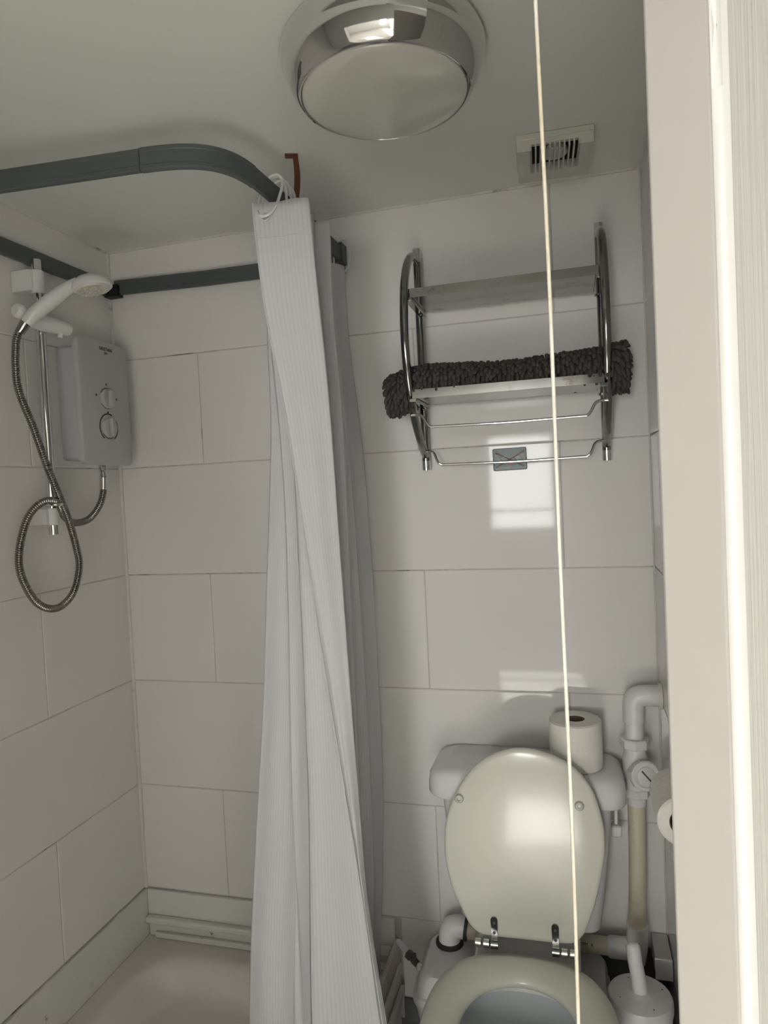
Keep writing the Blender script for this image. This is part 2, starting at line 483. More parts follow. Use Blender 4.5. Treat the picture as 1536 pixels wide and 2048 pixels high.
obj('door_core', dbox(0.004, 0.047, 0.022, 0.66, FZ + 0.01, 2.03), 'doorpaint', door)

# ------------------------------------------------------------------ shower tray and its broken side panel
def tray():
    x0, x1, y0, y1, zr, zf = 0.0085, 0.745, -0.80, -0.0095, 0.186, 0.115
    nx, ny = 48, 52; b = B(); vs = []; fs = []
    cxm, cym = (x0+x1)/2, (y0+y1)/2
    for j in range(ny + 1):
        for i in range(nx + 1):
            x = x0 + (x1-x0)*i/nx; y = y0 + (y1-y0)*j/ny
            hx, hy, r = (x1-x0)/2-0.06, (y1-y0)/2-0.06, 0.13
            qx, qy = abs(x-cxm)-(hx-r), abs(y-cym)-(hy-r)
            d = math.hypot(max(qx,0), max(qy,0)) + min(max(qx,qy),0) - r
            t = min(1, max(0, -d/0.075)); t = t*t*(3-2*t)
            vs.append((x, y, zr - (zr-zf)*t - 0.008*min(1, max(0, -d/0.35))))
    for j in range(ny):
        for i in range(nx):
            a = j*(nx+1)+i; fs.append((a, a+1, a+nx+2, a+nx+1))
    b.add(vs, fs)
    o = len(b.v)
    edge = [j for j in range(nx+1)] + [(j)*(nx+1)+nx for j in range(1, ny+1)] + [ny*(nx+1)+i for i in range(nx-1, -1, -1)] + [j*(nx+1) for j in range(ny-1, 0, -1)]
    low = []
    for e in edge:
        p = b.v[e]; b.v.append((p[0], p[1], 0.10)); low.append(len(b.v)-1)
    for i in range(len(edge)):
        k = (i+1) % len(edge); b.f.append((edge[i], edge[k], low[k], low[i]))
    b.f.append(tuple(low))
    return b
tr = thing('shower_tray', 'white acrylic shower tray with rounded basin below the tiled corner', 'shower tray', (0.37, -0.4, FZ))
obj('tray_basin', tray(), 'tray', tr, smooth=50)
dw = B().lathe([(0.0, 0.109), (0.04, 0.109), (0.043, 0.111), (0.036, 0.114), (0.0, 0.114)], (0.38, -0.5, 0), seg=28)
obj('drain_cover', dw, 'chrome', tr, smooth=40)
obj('plinth', B().box(0.02, 0.73, -0.78, -0.02, FZ, 0.101), 'trayboard', tr)
pn = thing('tray_side_panel', 'stained timber side boards of the shower tray beside the toilet', 'panel', (0.757, -0.2, FZ))
def board(name, z0, z1, y0, y1, xo, tilt, m_, t=0.011):
    M4 = Matrix.Translation((xo, y1, z0)) @ Matrix.Rotation(tilt, 4, 'X')
    return obj(name, B().box(0, t, y0-y1, 0, 0, z1-z0, M4), m_, pn, bevel=0.002)
board('board', 0.188, 0.272, -0.405, -0.012, 0.747, 0.0, 'trayboard')
board('board', 0.105, 0.185, -0.405, -0.02, 0.749, 0.0, 'trayboard')
board('board', 0.052, 0.102, -0.405, -0.028, 0.747, 0.0, 'panel')
board('batten', 0.150, 0.168, -0.40, -0.035, 0.761, 0.02, 'panel', 0.012)
board('batten', 0.20, 0.225, -0.39, -0.03, 0.759, 0.03, 'panel', 0.008)

# ------------------------------------------------------------------ curtain rail
rail = thing('shower_curtain_rail', 'dark grey flat shower curtain rail running round the shower corner', 'rail', (0.35, -0.3, 2.03))
def strip(path, hz=0.0195, ht=0.007):
    """flat profile swept along a plan path of (x, y, z)"""
    P = [Vector(p) for p in path]; rings = []
    for i, p in enumerate(P):
        t = (P[min(i+1, len(P)-1)] - P[max(i-1, 0)]); t.z = 0; t.normalize()
        s_ = Vector((t.y, -t.x, 0))
        prof = [(-ht, -hz+0.003), (-ht+0.003, -hz), (ht-0.003, -hz), (ht, -hz+0.003), (ht, -hz+0.008), (ht-0.0012, -hz+0.0095), (ht-0.0012, hz-0.0095), (ht, hz-0.008), (ht, hz-0.003), (ht-0.003, hz), (-ht+0.003, hz), (-ht, hz-0.003)]
        rings.append([p + s_ * a + Vector((0, 0, c)) for a, c in prof])
    return B().loft(rings)
RZ = 2.029
obj('rail_section', strip([(0.010, -0.03, RZ), (0.012, -0.35, RZ-0.003), (0.012, -0.67, RZ-0.006)]), 'rail', rail)
obj('rail_section', strip([(0.03, -0.012, RZ), (0.3, -0.012, RZ-0.008), (0.5, -0.012, RZ-0.010), (0.68, -0.012, RZ-0.002)]), 'rail', rail)
obj('rail_section', strip([(0.019, -0.668, RZ-0.006), (0.25, -0.643, RZ-0.004), (0.528, -0.613, RZ)]), 'rail', rail)
bend = bez((0.530, -0.613, RZ), (0.62, -0.604, RZ), (0.672, -0.585, RZ), (0.681, -0.487, RZ), 18)
obj('rail_bend', strip(bend, 0.0203, 0.0078), 'rail', rail, smooth=35)
obj('rail_section', strip([(0.6815, -0.485, RZ), (0.692, -0.25, RZ), (0.694, -0.02, RZ)]), 'rail', rail)
obj('corner_bracket', B().box(0.003, 0.046, -0.030, -0.002, RZ-0.027, RZ+0.006).box(0.003, 0.022, -0.046, -0.002, RZ-0.024, RZ+0.004), 'black', rail, bevel=0.002)
obj('wall_bracket', B().box(0.684, 0.705, -0.040, -0.002, RZ-0.024, RZ+0.024).box(0.692, 0.699, -0.02, -0.001, RZ-0.045, RZ-0.02), 'rail', rail, bevel=0.002)
obj('wall_bracket', B().box(0.002, 0.02, -0.69, -0.65, RZ-0.03, RZ+0.018), 'rail', rail, bevel=0.002)

st = thing('ceiling_hanger_strap', 'brown bent metal strap hanging from ceiling to the curtain rail', 'strap', (0.706, -0.333, H))
sw = Vector((0.93, 0.36, 0)); sn = Vector((-0.36, 0.93, 0))
c0 = Vector((0.7075, -0.333, 0))
def sbox(a0, a1, n0, n1, z0, z1):
    P = [c0 + sw*a + sn*n_ + Vector((0, 0, z)) for z in (z0, z1) for a, n_ in ((a0, n0), (a1, n0), (a1, n1), (a0, n1))]
    return B().add(P, [(3,2,1,0),(4,5,6,7),(0,1,5,4),(1,2,6,5),(2,3,7,6),(3,0,4,7)])
obj('foot_plate', sbox(-0.021, 0.006, -0.008, 0.010, H-0.003, H-0.0002), 'copper', st, bevel=0.001)
rg = []
for k in range(13):
    t = k / 12; z = H - 0.001 - t*0.118
    bow = 0.004*math.sin(PI*min(1, t*1.3)) - 0.004*t; wd = 0.0052 + 0.0012*math.sin(PI*t)
    rg.append([c0 + sw*(a + bow) + sn*n_ + Vector((0, 0, z)) for a, n_ in ((-wd, -0.001), (wd, -0.001), (wd, 0.001), (-wd, 0.001))])
obj('strap', B().loft(rg), 'copper', st)

# ------------------------------------------------------------------ shower curtain
ZL = [1.985, 1.9, 1.8, 1.7, 1.6, 1.5, 1.4, 1.2, 1.0, .8, .65, .5, .4, .24]
FOLD = [
  ([0.672, 0.677, 0.684, 0.699, 0.716, 0.728, 0.737, 0.758, 0.781, 0.805, 0.822, 0.836, 0.846, 0.856], -0.475, -0.478),
  ([0.779, 0.783, 0.788, 0.795, 0.799, 0.802, 0.803, 0.808, 0.813, 0.819, 0.823, 0.840, 0.853, 0.868], -0.458, -0.460),
  ([0.667, 0.673, 0.679, 0.692, 0.706, 0.712, 0.713, 0.712, 0.71, 0.707, 0.7, 0.693, 0.689, 0.686], -0.437, -0.447),
  ([0.761, 0.761, 0.76, 0.759, 0.757, 0.756, 0.755, 0.749, 0.739, 0.731, 0.724, 0.716, 0.71, 0.708], -0.42, -0.425),
  ([0.659, 0.659, 0.66, 0.662, 0.67, 0.672, 0.673, 0.668, 0.659, 0.652, 0.652, 0.656, 0.66, 0.662], -0.405, -0.40),
  ([0.764, 0.76, 0.756, 0.749, 0.74, 0.729, 0.716, 0.689, 0.672, 0.659, 0.648, 0.634, 0.625, 0.617], -0.39, -0.38),
  ([0.652, 0.647, 0.640, 0.637, 0.639, 0.63, 0.621, 0.601, 0.583, 0.558, 0.54, 0.523, 0.513, 0.501], -0.37, -0.36),
  ([0.780, 0.778, 0.777, 0.782, 0.786, 0.786, 0.786, 0.783, 0.782, 0.781, 0.780, 0.776, 0.765, 0.732], -0.345, -0.33),
  ([0.668, 0.670, 0.673, 0.676, 0.68, 0.685, 0.690, 0.692, 0.688, 0.684, 0.679, 0.672, 0.667, 0.658], -0.27, -0.27),
  ([0.742, 0.743, 0.744, 0.749, 0.754, 0.758, 0.761, 0.763, 0.764, 0.764, 0.762, 0.756, 0.748, 0.730], -0.24, -0.2),
  ([0.668, 0.670, 0.673, 0.677, 0.681, 0.686, 0.691, 0.692, 0.688, 0.691, 0.686, 0.681, 0.676, 0.669], -0.14, -0.13),
  ([0.716, 0.715, 0.717, 0.727, 0.736, 0.742, 0.747, 0.751, 0.753, 0.754, 0.752, 0.742, 0.735, 0.722], -0.06, -0.08)]
ZA = ZL[::-1]
def fold_pt(i, z):
    xs, yt, yb = FOLD[i]
    t = (1.985 - z) / 1.745
    # smooth the table a little
    x = sum(interp(ZA, xs[::-1], z + dz) for dz in (-0.06, -0.03, 0, 0.03, 0.06)) / 5
    return x, yt + (yb - yt) * t
def curtain():
    NZ, NS = 110, 14
    vs, fs, uvs = [], [], []
    nf = len(FOLD) - 1
    ncol = nf * NS + 1
    ustep = None
    for r in range(NZ + 1):
        z = 1.985 - (1.985 - 0.205) * r / NZ
        K = [fold_pt(i, z) for i in range(nf + 1)]
        pts = []
        for i in range(nf):
            for k in range(NS):
                t = k / NS
                e = 0.5 - 0.5 * math.cos(PI * t)
                tx = 0.75 * e + 0.25 * t
                x = K[i][0] + (K[i+1][0] - K[i][0]) * tx
                y = K[i][1] + (K[i+1][1] - K[i][1]) * t
                amp = 0.0042 * min(1, (1.985 - z) / 0.4)
                wv = math.sin(2*PI*(t*1.5 + i*0.37)) * amp * math.sin(PI*t)
                nz = noise.noise(Vector((i*1.7 + t*2.0, z*2.2, 3.1))) * 0.007 * min(1, (1.985 - z) / 0.15) * math.sin(PI * t)
                pts.append((x, y + wv + nz, z))
        pts.append((K[nf][0], K[nf][1], z))
        if r == 0:
            zoff = []
            for (x, y, zz) in pts: zoff.append(0.006 * noise.noise(Vector((x * 30, y * 30, 0))))
        for c, p in enumerate(pts):
            vs.append((p[0], p[1], p[2] + zoff[c] * max(0, 1 - r / 8)))
    # one constant width coordinate per column so the stripes follow the cloth
    u = [0.0]
    row = 40 * ncol
    for c in range(1, ncol):
        a, b_ = Vector(vs[row + c]), Vector(vs[row + c - 1]); u.append(u[-1] + (a - b_).length)
    for r in range(NZ):
        for c in range(ncol - 1):
            a = r * ncol + c
            fs.append((a, a + 1, a + ncol + 1, a + ncol))
    me = bpy.data.meshes.new('curtain_cloth'); me.from_pydata(vs, [], fs)
    uvl = me.uv_layers.new(name='UVMap')
    for lp in me.loops:
        vi = lp.vertex_index; uvl.data[lp.index].uv = (u[vi % ncol], vs[vi][2])
    for p in me.polygons: p.use_smooth = True
    me.materials.append(M['cloth'])
    o = bpy.data.objects.new('curtain_cloth', me); COL.objects.link(o)
    sd = o.modifiers.new('thickness', 'SOLIDIFY'); sd.thickness = 0.0008
    return o, vs, ncol
cur = thing('shower_curtain', 'white pinstriped fabric shower curtain bunched beside the toilet', 'curtain', (0.72, -0.3, 0.205))
cl, cvs, nco = curtain()
attach(cl, cur)
# stitched hems: along the free edge and the heading
hem = B().tube([Vector(cvs[r * nco]) + Vector((-0.0005, -0.0006, 0)) for r in range(0, 111, 2)], 0.0017, 6)
obj('side_hem', hem, 'cloth', cur, smooth=60)
hd = [Vector(cvs[4 * nco + c]) + Vector((0, -0.0016, 0)) for c in range(1, 14)]
obj('heading_hem', B().tube(hd, 0.0011, 6), 'cloth', cur, smooth=60)
def eyelet(c, n_):
    P = []; ax = Vector(n_).normalized(); e1 = Vector((0, 0, 1)); e2 = ax.cross(e1)
    for k in range(18): P.append(Vector(c) + (e1 * math.cos(2*PI*k/18) + e2 * math.sin(2*PI*k/18)) * 0.0075)
    return B().tube(P, 0.0016, 6, closed=True)
obj('eyelet', eyelet((0.697, -0.4755, 1.957), (0.1, -1, 0)), 'wplastic', cur, smooth=60)

def ring_obj(y, label, dx=0.0, zlow=1.958, tilt=0.0):
    P = []
    n = 34
    for k in range(n):
        a = 2*PI*k/n + 0.15
        if k == n - 1: break
        ca, sa = math.cos(a), math.sin(a)
        x = 0.691 + dx + 0.021 * math.copysign(abs(ca)**0.8, ca)
        z = (2.056 + zlow)/2 + (2.056 - zlow)/2 * math.copysign(abs(sa)**0.75, sa)
        P.append((x, y - tilt*(z-2.0), z))
    o = obj('curtain_ring', B().tube(P, 0.0029, 8, closed=True), 'wplastic', smooth=60)
    return tag(o, label, 'curtain ring', 'white plastic curtain rings on the grey rail')
ring_obj(-0.452, 'frontmost white plastic curtain ring, nearest the rail bend', 0.006, 1.956, -0.66)
ring_obj(-0.418, 'second white curtain ring behind the frontmost one', 0.007, 1.962, 0.1)
ring_obj(-0.393, 'third white curtain ring back from the rail bend', 0.007, 1.965, 0.05)
ring_obj(-0.365, 'fourth white curtain ring, just before the brown ceiling strap', 0.005, 1.965, 0.05)
ring_obj(-0.056, 'white curtain ring at the wall end of the rail', 0.017, 1.972, -0.15)

# ------------------------------------------------------------------ electric shower unit on the left wall
sh = thing('electric_shower', 'white electric shower box with two dials on the left wall', 'shower unit', (0.04, -0.15, 1.53))
def rrect(a0, a1, b0, b1, r, n=6):
    out = []
    for (ca, cb, s0) in ((a1-r, b1-r, 0), (a0+r, b1-r, 1), (a0+r, b0+r, 2), (a1-r, b0+r, 3)):
        for k in range(n+1):
            q = PI/2*(s0 + k/n); out.append((ca + r*math.cos(q), cb + r*math.sin(q)))
    return out
fx = lambda y, z, x: Vector((x, y, z))
obj('case_body', B().prism(rrect(-0.226, -0.078, 1.545, 1.832, 0.012), fx, 0.001, 0.074), 'caseside', sh, smooth=40)
cov = B()
o1 = rrect(-0.262, -0.068, 1.531, 1.848, 0.017)
def cover_ring(ins, x): return [Vector((x, -0.165 + (y+0.165)*(1-ins/0.097), 1.69 + (z-1.69)*(1-ins/0.158))) for y, z in o1]
cov.loft([cover_ring(0.004, 0.074), cover_ring(0.0, 0.077), cover_ring(0.0, 0.088), cover_ring(0.0015, 0.0905), cover_ring(0.0045, 0.092)])
obj('front_cover', cov, 'gplastic', sh, smooth=35)
def dial(yc, zc, r):
    d = obj('dial', B().lathe([(r, 0.0), (r, 0.006), (r-0.002, 0.0085), (0, 0.0085)], (0.0915, yc, zc), (1, 0, 0), 32), 'gplastic', sh, smooth=40)
    g = obj('dial_grip', B().box(0.0985, 0.109, yc-0.0065, yc+0.0065, zc-r*0.88, zc+r*0.88), 'gplastic', None, bevel=0.003)
    g.parent = d
    if d.parent: g.matrix_parent_inverse = Matrix.Identity(4)
    return d
dial(-0.162, 1.701, 0.0245)
dial(-0.162, 1.627, 0.0262)
def arc(yc, zc, r, a0, a1, wd):
    n = 26; rings = []
    for k in range(n+1):
        a = math.radians(a0 + (a1-a0)*k/n); tw = wd*(0.45 + 0.55*abs(2*k/n-1) if False else 1)
        c, s_ = math.cos(a), math.sin(a)
        rings.append([Vector((x, yc + q*c, zc + q*s_)) for q, x in ((r-tw/2, 0.0918), (r+tw/2, 0.0918), (r+tw/2, 0.0926), (r-tw/2, 0.0926))])
    return B().loft(rings)
obj('printed_arc', arc(-0.162, 1.627, 0.0345, 65, 235, 0.0032), 'ink', sh)
obj('printed_arc', arc(-0.162, 1.627, 0.0345, -55, 30, 0.0036), 'ink', sh)
obj('printed_arc', arc(-0.162, 1.627, 0.0285, 215, 320, 0.0022), 'dot', sh)
obj('printed_arc', arc(-0.162, 1.701, 0.0265, 70, 150, 0.0017), 'dot', sh)
obj('printed_arc', arc(-0.162, 1.701, 0.0265, 215, 290, 0.0017), 'dot', sh)
for (yy, zz, mm) in ((-0.162, 1.737, 'dot'), (-0.203, 1.706, 'ink'), (-0.124, 1.703, 'dot'), (-0.162, 1.6655, 'ink')):
    obj('printed_dot', B().lathe([(0.0032, 0), (0.0032, 0.0008), (0, 0.0008)], (0.0918, yy, zz), (1, 0, 0), 10), mm, sh)
Tm = Matrix(((0, 0, 1, 0.0922), (1, 0, 0, -0.156), (0, 1, 0, 1.827), (0, 0, 0, 1)))
text_mesh('lettering', 'BRISTAN', 0.0125, 'ink', sh, Tm)
Tm2 = Tm.copy(); Tm2.translation = Vector((0.0922, -0.156, 1.8175))
text_mesh('lettering', 'glee', 0.0085, 'dot', sh, Tm2)
obj('outlet_nut', B().lathe([(0.0105, 0), (0.0105, 0.016), (0.009, 0.018), (0.009, 0.04), (0.0, 0.04)], (0.06, -0.153, 1.534), (0, 0, -1), 8), 'chrome', sh, smooth=30)

# riser rail with brackets
rs = thing('shower_riser_rail', 'chrome riser rail with white end brackets on the left wall', 'riser rail', (0.05, -0.335, 1.365))
rx, ry = 0.052, -0.334
obj('rail_tube', B().tube([(rx, ry, 1.366), (rx, ry, 1.7), (rx, ry, 2.006)], 0.0108, 20), 'chrome', rs, smooth=50)
def bracket(z0, z1):
    b = B().lathe([(0.0148, z0), (0.0148, z1)], (rx, ry, 0), seg=20)
    b.box(0.001, rx + 0.002, ry - 0.0245, ry + 0.004, z0 + 0.002, z1 - 0.002)
    return b
obj('wall_bracket', bracket(1.928, 1.981), 'wplastic', rs, smooth=35, bevel=0.0015)
obj('wall_bracket', bracket(1.388, 1.428), 'wplastic', rs, smooth=35, bevel=0.0015)
obj('hose_retainer', B().tube([(rx + 0.013*math.cos(a), ry + 0.013*math.sin(a), 1.436) for a in [2*PI*k/20 for k in range(20)]], 0.004, 8, closed=True).tube([(rx+0.028 + 0.014*math.cos(a), ry - 0.02 + 0.014*math.sin(a), 1.436) for a in [2*PI*k/20 for k in range(20)]], 0.0035, 8, closed=True), 'chrome', rs, smooth=60)

# sliding holder
sl = thing('handset_holder', 'white cylindrical sliding holder clamped on the chrome riser', 'holder', (0.07, -0.335, 1.855))
obj('holder_body', B().lathe([(0.0, 0), (0.013, 0.0), (0.0175, 0.004), (0.0195, 0.012), (0.0195, 0.118), (0.017, 0.128), (0.0, 0.13)], (0.068, -0.40, 1.857), (0.05, 1, 0.0), 24), 'wplastic', sl, smooth=40)
obj('lock_knob', B().lathe([(0.012, 0), (0.0165, 0.004), (0.0165, 0.014), (0.012, 0.02), (0.0, 0.021)], (0.066, -0.400, 1.868), (-0.15, -1, 0.15), 20), 'wplastic', sl, smooth=40)
obj('release_button', B().lathe([(0.006, 0), (0.006, 0.012), (0.0, 0.013)], (0.077, -0.300, 1.842), (0, 0, -1), 12), 'wplastic', sl, smooth=40)
obj('cradle', B().lathe([(0.0125, 0), (0.0155, 0.03), (0.0135, 0.03), (0.0105, 0.0)], (0.087, -0.415, 1.838), (0.55, 0.28, 0.8), 20), 'wplastic', sl, smooth=40)

# handset
hs = thing('shower_handset', 'white shower handset with cream spray face in the sliding holder', 'shower head', (0.09, -0.41, 1.86))
hp = spline([(0.088, -0.412, 1.843), (0.104, -0.405, 1.861), (0.130, -0.387, 1.889), (0.156, -0.369, 1.915), (0.180, -0.354, 1.934)], 6)
hr = [0.0105 + 0.006 * math.sin(PI * min(1, i / (len(hp)-1) * 0.85 + 0.1)) for i in range(len(hp))]
obj('handle', B().tube(hp, hr, 18), 'wplastic', hs, smooth=60)
ax = Vector((0.16, 0.05, -1.0)).normalized()
hc = Vector((0.205, -0.345, 1.939))
obj('head_shell', B().lathe([(0.0, -0.010), (0.015, -0.009), (0.03, -0.003), (0.04, 0.006), (0.0435, 0.014), (0.0435, 0.020), (0.041, 0.022), (0.0, 0.022)], hc, ax, 36), 'wplastic', hs, smooth=40)
fpl = obj('spray_face', B().lathe([(0.0, 0.020), (0.038, 0.020), (0.0385, 0.0235), (0.036, 0.026), (0.0, 0.0265)], hc, ax, 36), 'cream', hs, smooth=40)
e1 = ax.orthogonal().normalized(); e2 = ax.cross(e1)
for ring_r, cnt in ((0.012, 6), (0.022, 11), (0.031, 16)):
    for k in range(cnt):
        a = 2*PI*k/cnt
        c = hc + ax*0.0258 + (e1*math.cos(a) + e2*math.sin(a))*ring_r
        nb = obj('nozzle', B().lathe([(0.0018, 0), (0.0014, 0.0028), (0, 0.003)], c, ax, 8), 'cream', None); nb.parent = fpl
obj('hose_cone', B().lathe([(0.0112, 0), (0.0118, 0.008), (0.0098, 0.032), (0.0, 0.032)], (0.089, -0.4125, 1.846), (-0.55, -0.22, -0.8), 20), 'wornchrome', hs, smooth=40)

# hose
hosept = [(0.072, -0.421, 1.822), (0.063, -0.424, 1.79), (0.062, -0.425, 1.70), (0.074, -0.40, 1.61), (0.084, -0.378, 1.525), (0.086, -0.35, 1.46), (0.082, -0.318, 1.40), (0.072, -0.285, 1.33), (0.065, -0.271, 1.28), (0.058, -0.290, 1.22), (0.056, -0.345, 1.193), (0.056, -0.405, 1.217), (0.058, -0.447, 1.285), (0.060, -0.448, 1.345), (0.066, -0.425, 1.41), (0.076, -0.392, 1.442), (0.083, -0.357, 1.444), (0.077, -0.335, 1.428), (0.062, -0.305, 1.405), (0.052, -0.262, 1.389), (0.050, -0.205, 1.396), (0.056, -0.168, 1.432), (0.060, -0.154, 1.475), (0.060, -0.153, 1.500)]
hpath = spline(hosept, 40)
# resample evenly for the ribs
L = [0.0]
for i in range(1, len(hpath)): L.append(L[-1] + (hpath[i] - hpath[i-1]).length)
step = 0.00125; rib = []; rr = []; j = 0; s_ = 0.0; kk = 0
while s_ < L[-1]:
    while L[j+1] < s_: j += 1
    t = (s_ - L[j]) / max(1e-9, L[j+1] - L[j]); rib.append(hpath[j].lerp(hpath[j+1], t)); rr.append((0.0072, 0.0086, 0.0090, 0.0084)[kk % 4]); kk += 1; s_ += step
ho = thing('shower_hose', 'ribbed chrome shower hose looping down from handset to shower box', 'hose', (0.06, -0.35, 1.19))
obj('hose_ribs', B().tube(rib, rr, 12), 'hose', ho, smooth=70)
obj('hose_ferrule', B().tube([rib[-26], rib[-1]], 0.0098, 16), 'chrome', ho, smooth=40)

# ------------------------------------------------------------------ ceiling lamp
lc = (0.972, -0.612, H)
lamp = thing('ceiling_light', 'round chrome-ringed ceiling light with opal glass dome', 'ceiling light', (lc[0], lc[1], H))
obj('chrome_ring', B().lathe([(0.150, 0.0), (0.157, 0.006), (0.1605, 0.016), (0.1595, 0.028), (0.156, 0.034), (0.1555, 0.038), (0.152, 0.05), (0.1455, 0.065), (0.139, 0.0755), (0.1355, 0.080), (0.132, 0.081), (0.1305, 0.078), (0.1305, 0.05)], lc, (0, 0, -1), 96, cap=False), 'chrome', lamp, smooth=50)
obj('opal_dome', B().lathe([(0.130, 0.06)] + [(0.130*math.cos(a), 0.080 + 0.014*math.sin(a)) for a in [PI/2*k/16 for k in range(17)]], lc, (0, 0, -1), 96), 'opal', lamp, smooth=60)

# ------------------------------------------------------------------ extractor fan
fan = thing('extractor_fan', 'square white extractor fan with slotted grille on the ceiling', 'extractor fan', (1.223, -0.17, H))
fM = Matrix.Translation((1.2225, -0.168, H)) @ Matrix.Rotation(0.05, 4, 'Z')
hw = 0.0765; fd = 0.034
slots_x0, slots_x1, sy0, sy1 = -0.047, 0.047, -0.079, 0.030
fb = B()
fb.box(-hw, hw, -hw, hw, -0.012, -0.0003, fM)
obj('back_plate', fb, 'fan', fan, bevel=0.0015)
fc = B().box(-hw+0.002, slots_x0, -hw+0.002, hw-0.002, -fd, -0.012, fM).box(slots_x1, hw-0.002, -hw+0.002, hw-0.002, -fd, -0.012, fM).box(slots_x0, slots_x1, sy1, hw-0.002, -fd, -0.012, fM)
obj('fan_cover', fc, 'fan', fan)
fc2 = B().box(slots_x0, slots_x1, -hw+0.002, -hw+0.012, -0.022, -0.012, fM)
obj('fan_lip', fc2, 'fan', fan)
obj('fan_inside', B().box(slots_x0, slots_x1, -hw+0.014, sy1, -0.0145, -0.0122, fM), 'innerfan', fan)
obj('motor_hub', B().lathe([(0.027, 0.012), (0.027, 0.022), (0.024, 0.025), (0, 0.025)], fM @ Vector((0, -0.022, 0)), (0, 0, -1), 28), 'fan', fan, smooth=40)
for k in range(11):
    xk = slots_x0 + (slots_x1 - slots_x0) * k / 10
    obj('grille_bar', B().box(xk-0.0014, xk+0.0014, -hw+0.002, sy1, -fd, -0.022, fM), 'fan', fan)

# ------------------------------------------------------------------ chrome shelf rack
rk = thing('chrome_shelf_rack', 'tarnished chrome two-tier shelf rack with curved sides above the toilet', 'shelf', (1.1, -0.08, 1.475))
xl, xr = 0.889, 1.313
for xx in (xl, xr):
    obj('wall_post', B().tube([(xx, -0.022, 1.476), (xx, -0.022, 1.7), (xx, -0.022, 2.013)], 0.0098, 18), 'wornchrome', rk, smooth=50)
    a = bez((xx, -0.022, 1.986), (xx, -0.105, 1.992), (xx, -0.168, 1.935), (xx, -0.186, 1.84), 14)
    b_ = bez((xx, -0.186, 1.84), (xx, -0.205, 1.74), (xx, -0.19, 1.60), (xx, -0.022, 1.510), 16)
    obj('curved_side', B().tube(a + b_[1:], 0.0095, 16), 'wornchrome', rk, smooth=60)
    for zz in (1.487, 2.002):
        obj('post_ferrule', B().lathe([(0.0105, zz - 0.0115), (0.0105, zz + 0.0115)], (xx, -0.022, 0), seg=16), 'chrome', rk, smooth=40)
def shelf_plate(z, yb, yf):
    P = [(yb, z + 0.012), (yb, z), (yf, z), (yf, z + 0.020), (yf + 0.002, z + 0.020), (yf + 0.002, z + 0.0022), (yb - 0.002, z + 0.0022), (yb - 0.002, z + 0.012)]
    return B().loft([[Vector((xx, y, zz)) for y, zz in P] for xx in (xl + 0.006, (xl+xr)/2, xr - 0.006)])
for zz, yf in ((1.858, -0.172), (1.634, -0.172)):
    obj('shelf_plate', shelf_plate(zz, -0.032, yf), 'wornchrome', rk)
    for xx in (xl, xr):
        sx = 1 if xx == xl else -1
        obj('shelf_support', B().box(min(xx, xx + sx*0.016), max(xx, xx + sx*0.016), -0.178, -0.022, zz - 0.008, zz - 0.0005), 'wornchrome', rk, bevel=0.001)
        obj('bolt_head', B().lathe([(0.007, 0), (0.007, 0.006), (0.004, 0.009), (0, 0.009)], (xx + sx*0.006, -0.035, zz - 0.004), (0, 0, -1), 10), 'wornchrome', rk, smooth=40)
def wire(y0, y1, zt, zb):
    p = [(xl, y0, zt), (xl+0.016, y0, zt), (xl+0.027, y0-0.004, zt-0.006), (xl+0.036, y1, zb+0.008), (xl+0.046, y1, zb), (xl+0.06, y1, zb)]
    q = [(xr-(x-xl), y, z) for x, y, z in p[::-1]]
    return spline(p + [((xl+xr)/2, y1, zb-0.002)] + q, 5)
obj('towel_bar', B().tube(wire(-0.165, -0.172, 1.598, 1.568), 0.0032, 10), 'chrome', rk, smooth=60)
obj('towel_bar', B().tube(wire(-0.048, -0.06, 1.520, 1.486), 0.0032, 10), 'chrome', rk, smooth=60)

# ------------------------------------------------------------------ rolled chenille bath mat
mt_ = thing('rolled_bath_mat', 'dark brown chenille bath mat rolled on the lower chrome shelf', 'bath mat', (1.095, -0.105, 1.637))
def roll_c(u):      # centre line and half sizes along the roll, u in 0..1
    x = 0.836 + (1.352 - 0.836) * u
    sag = -0.018 * math.exp(-(u / 0.07) ** 2) + 0.004 * math.exp(-((1 - u) / 0.06) ** 2)
    swell = 0.004 * math.sin(u * 9) + 0.006 * math.exp(-((u) / 0.08) ** 2) + 0.008 * math.exp(-((1-u) / 0.08) ** 2)
    return x, -0.103, 1.6765 + sag, 0.054 + swell, 0.031 + swell
rings = []
for i in range(41):
    u = i / 40; x, yc, zc, ryy, rzz = roll_c(u)
    rings.append([Vector((x, yc + ryy*math.copysign(abs(math.cos(q))**0.8, math.cos(q)), zc + rzz*math.copysign(abs(math.sin(q))**0.8, math.sin(q)))) for q in [2*PI*k/28 for k in range(28)]])
obj('rolled_backing', B().loft(rings), 'matbase', mt_, smooth=60)
nd = B()
def noodle(p, d, ln, r, droop=0.25):
    d = d.normalized(); a = d.orthogonal().normalized(); c = d.cross(a)
    g = Vector((0, 0, -1)) * ln * droop
    prof = [(0.7, 0.0), (0.95, 0.25), (1.0, 0.6), (0.92, 0.82), (0.62, 0.95), (0.15, 1.0)]
    rg = [[p + d*(ln*h) + g*(h*h) + (a*math.cos(q) + c*math.sin(q))*(r*rr_) for q in [2*PI*k/7 for k in range(7)]] for rr_, h in prof]
    nd.loft(rg, cap0=False)
rnd = random.Random(3)
NI, NK = 58, 24
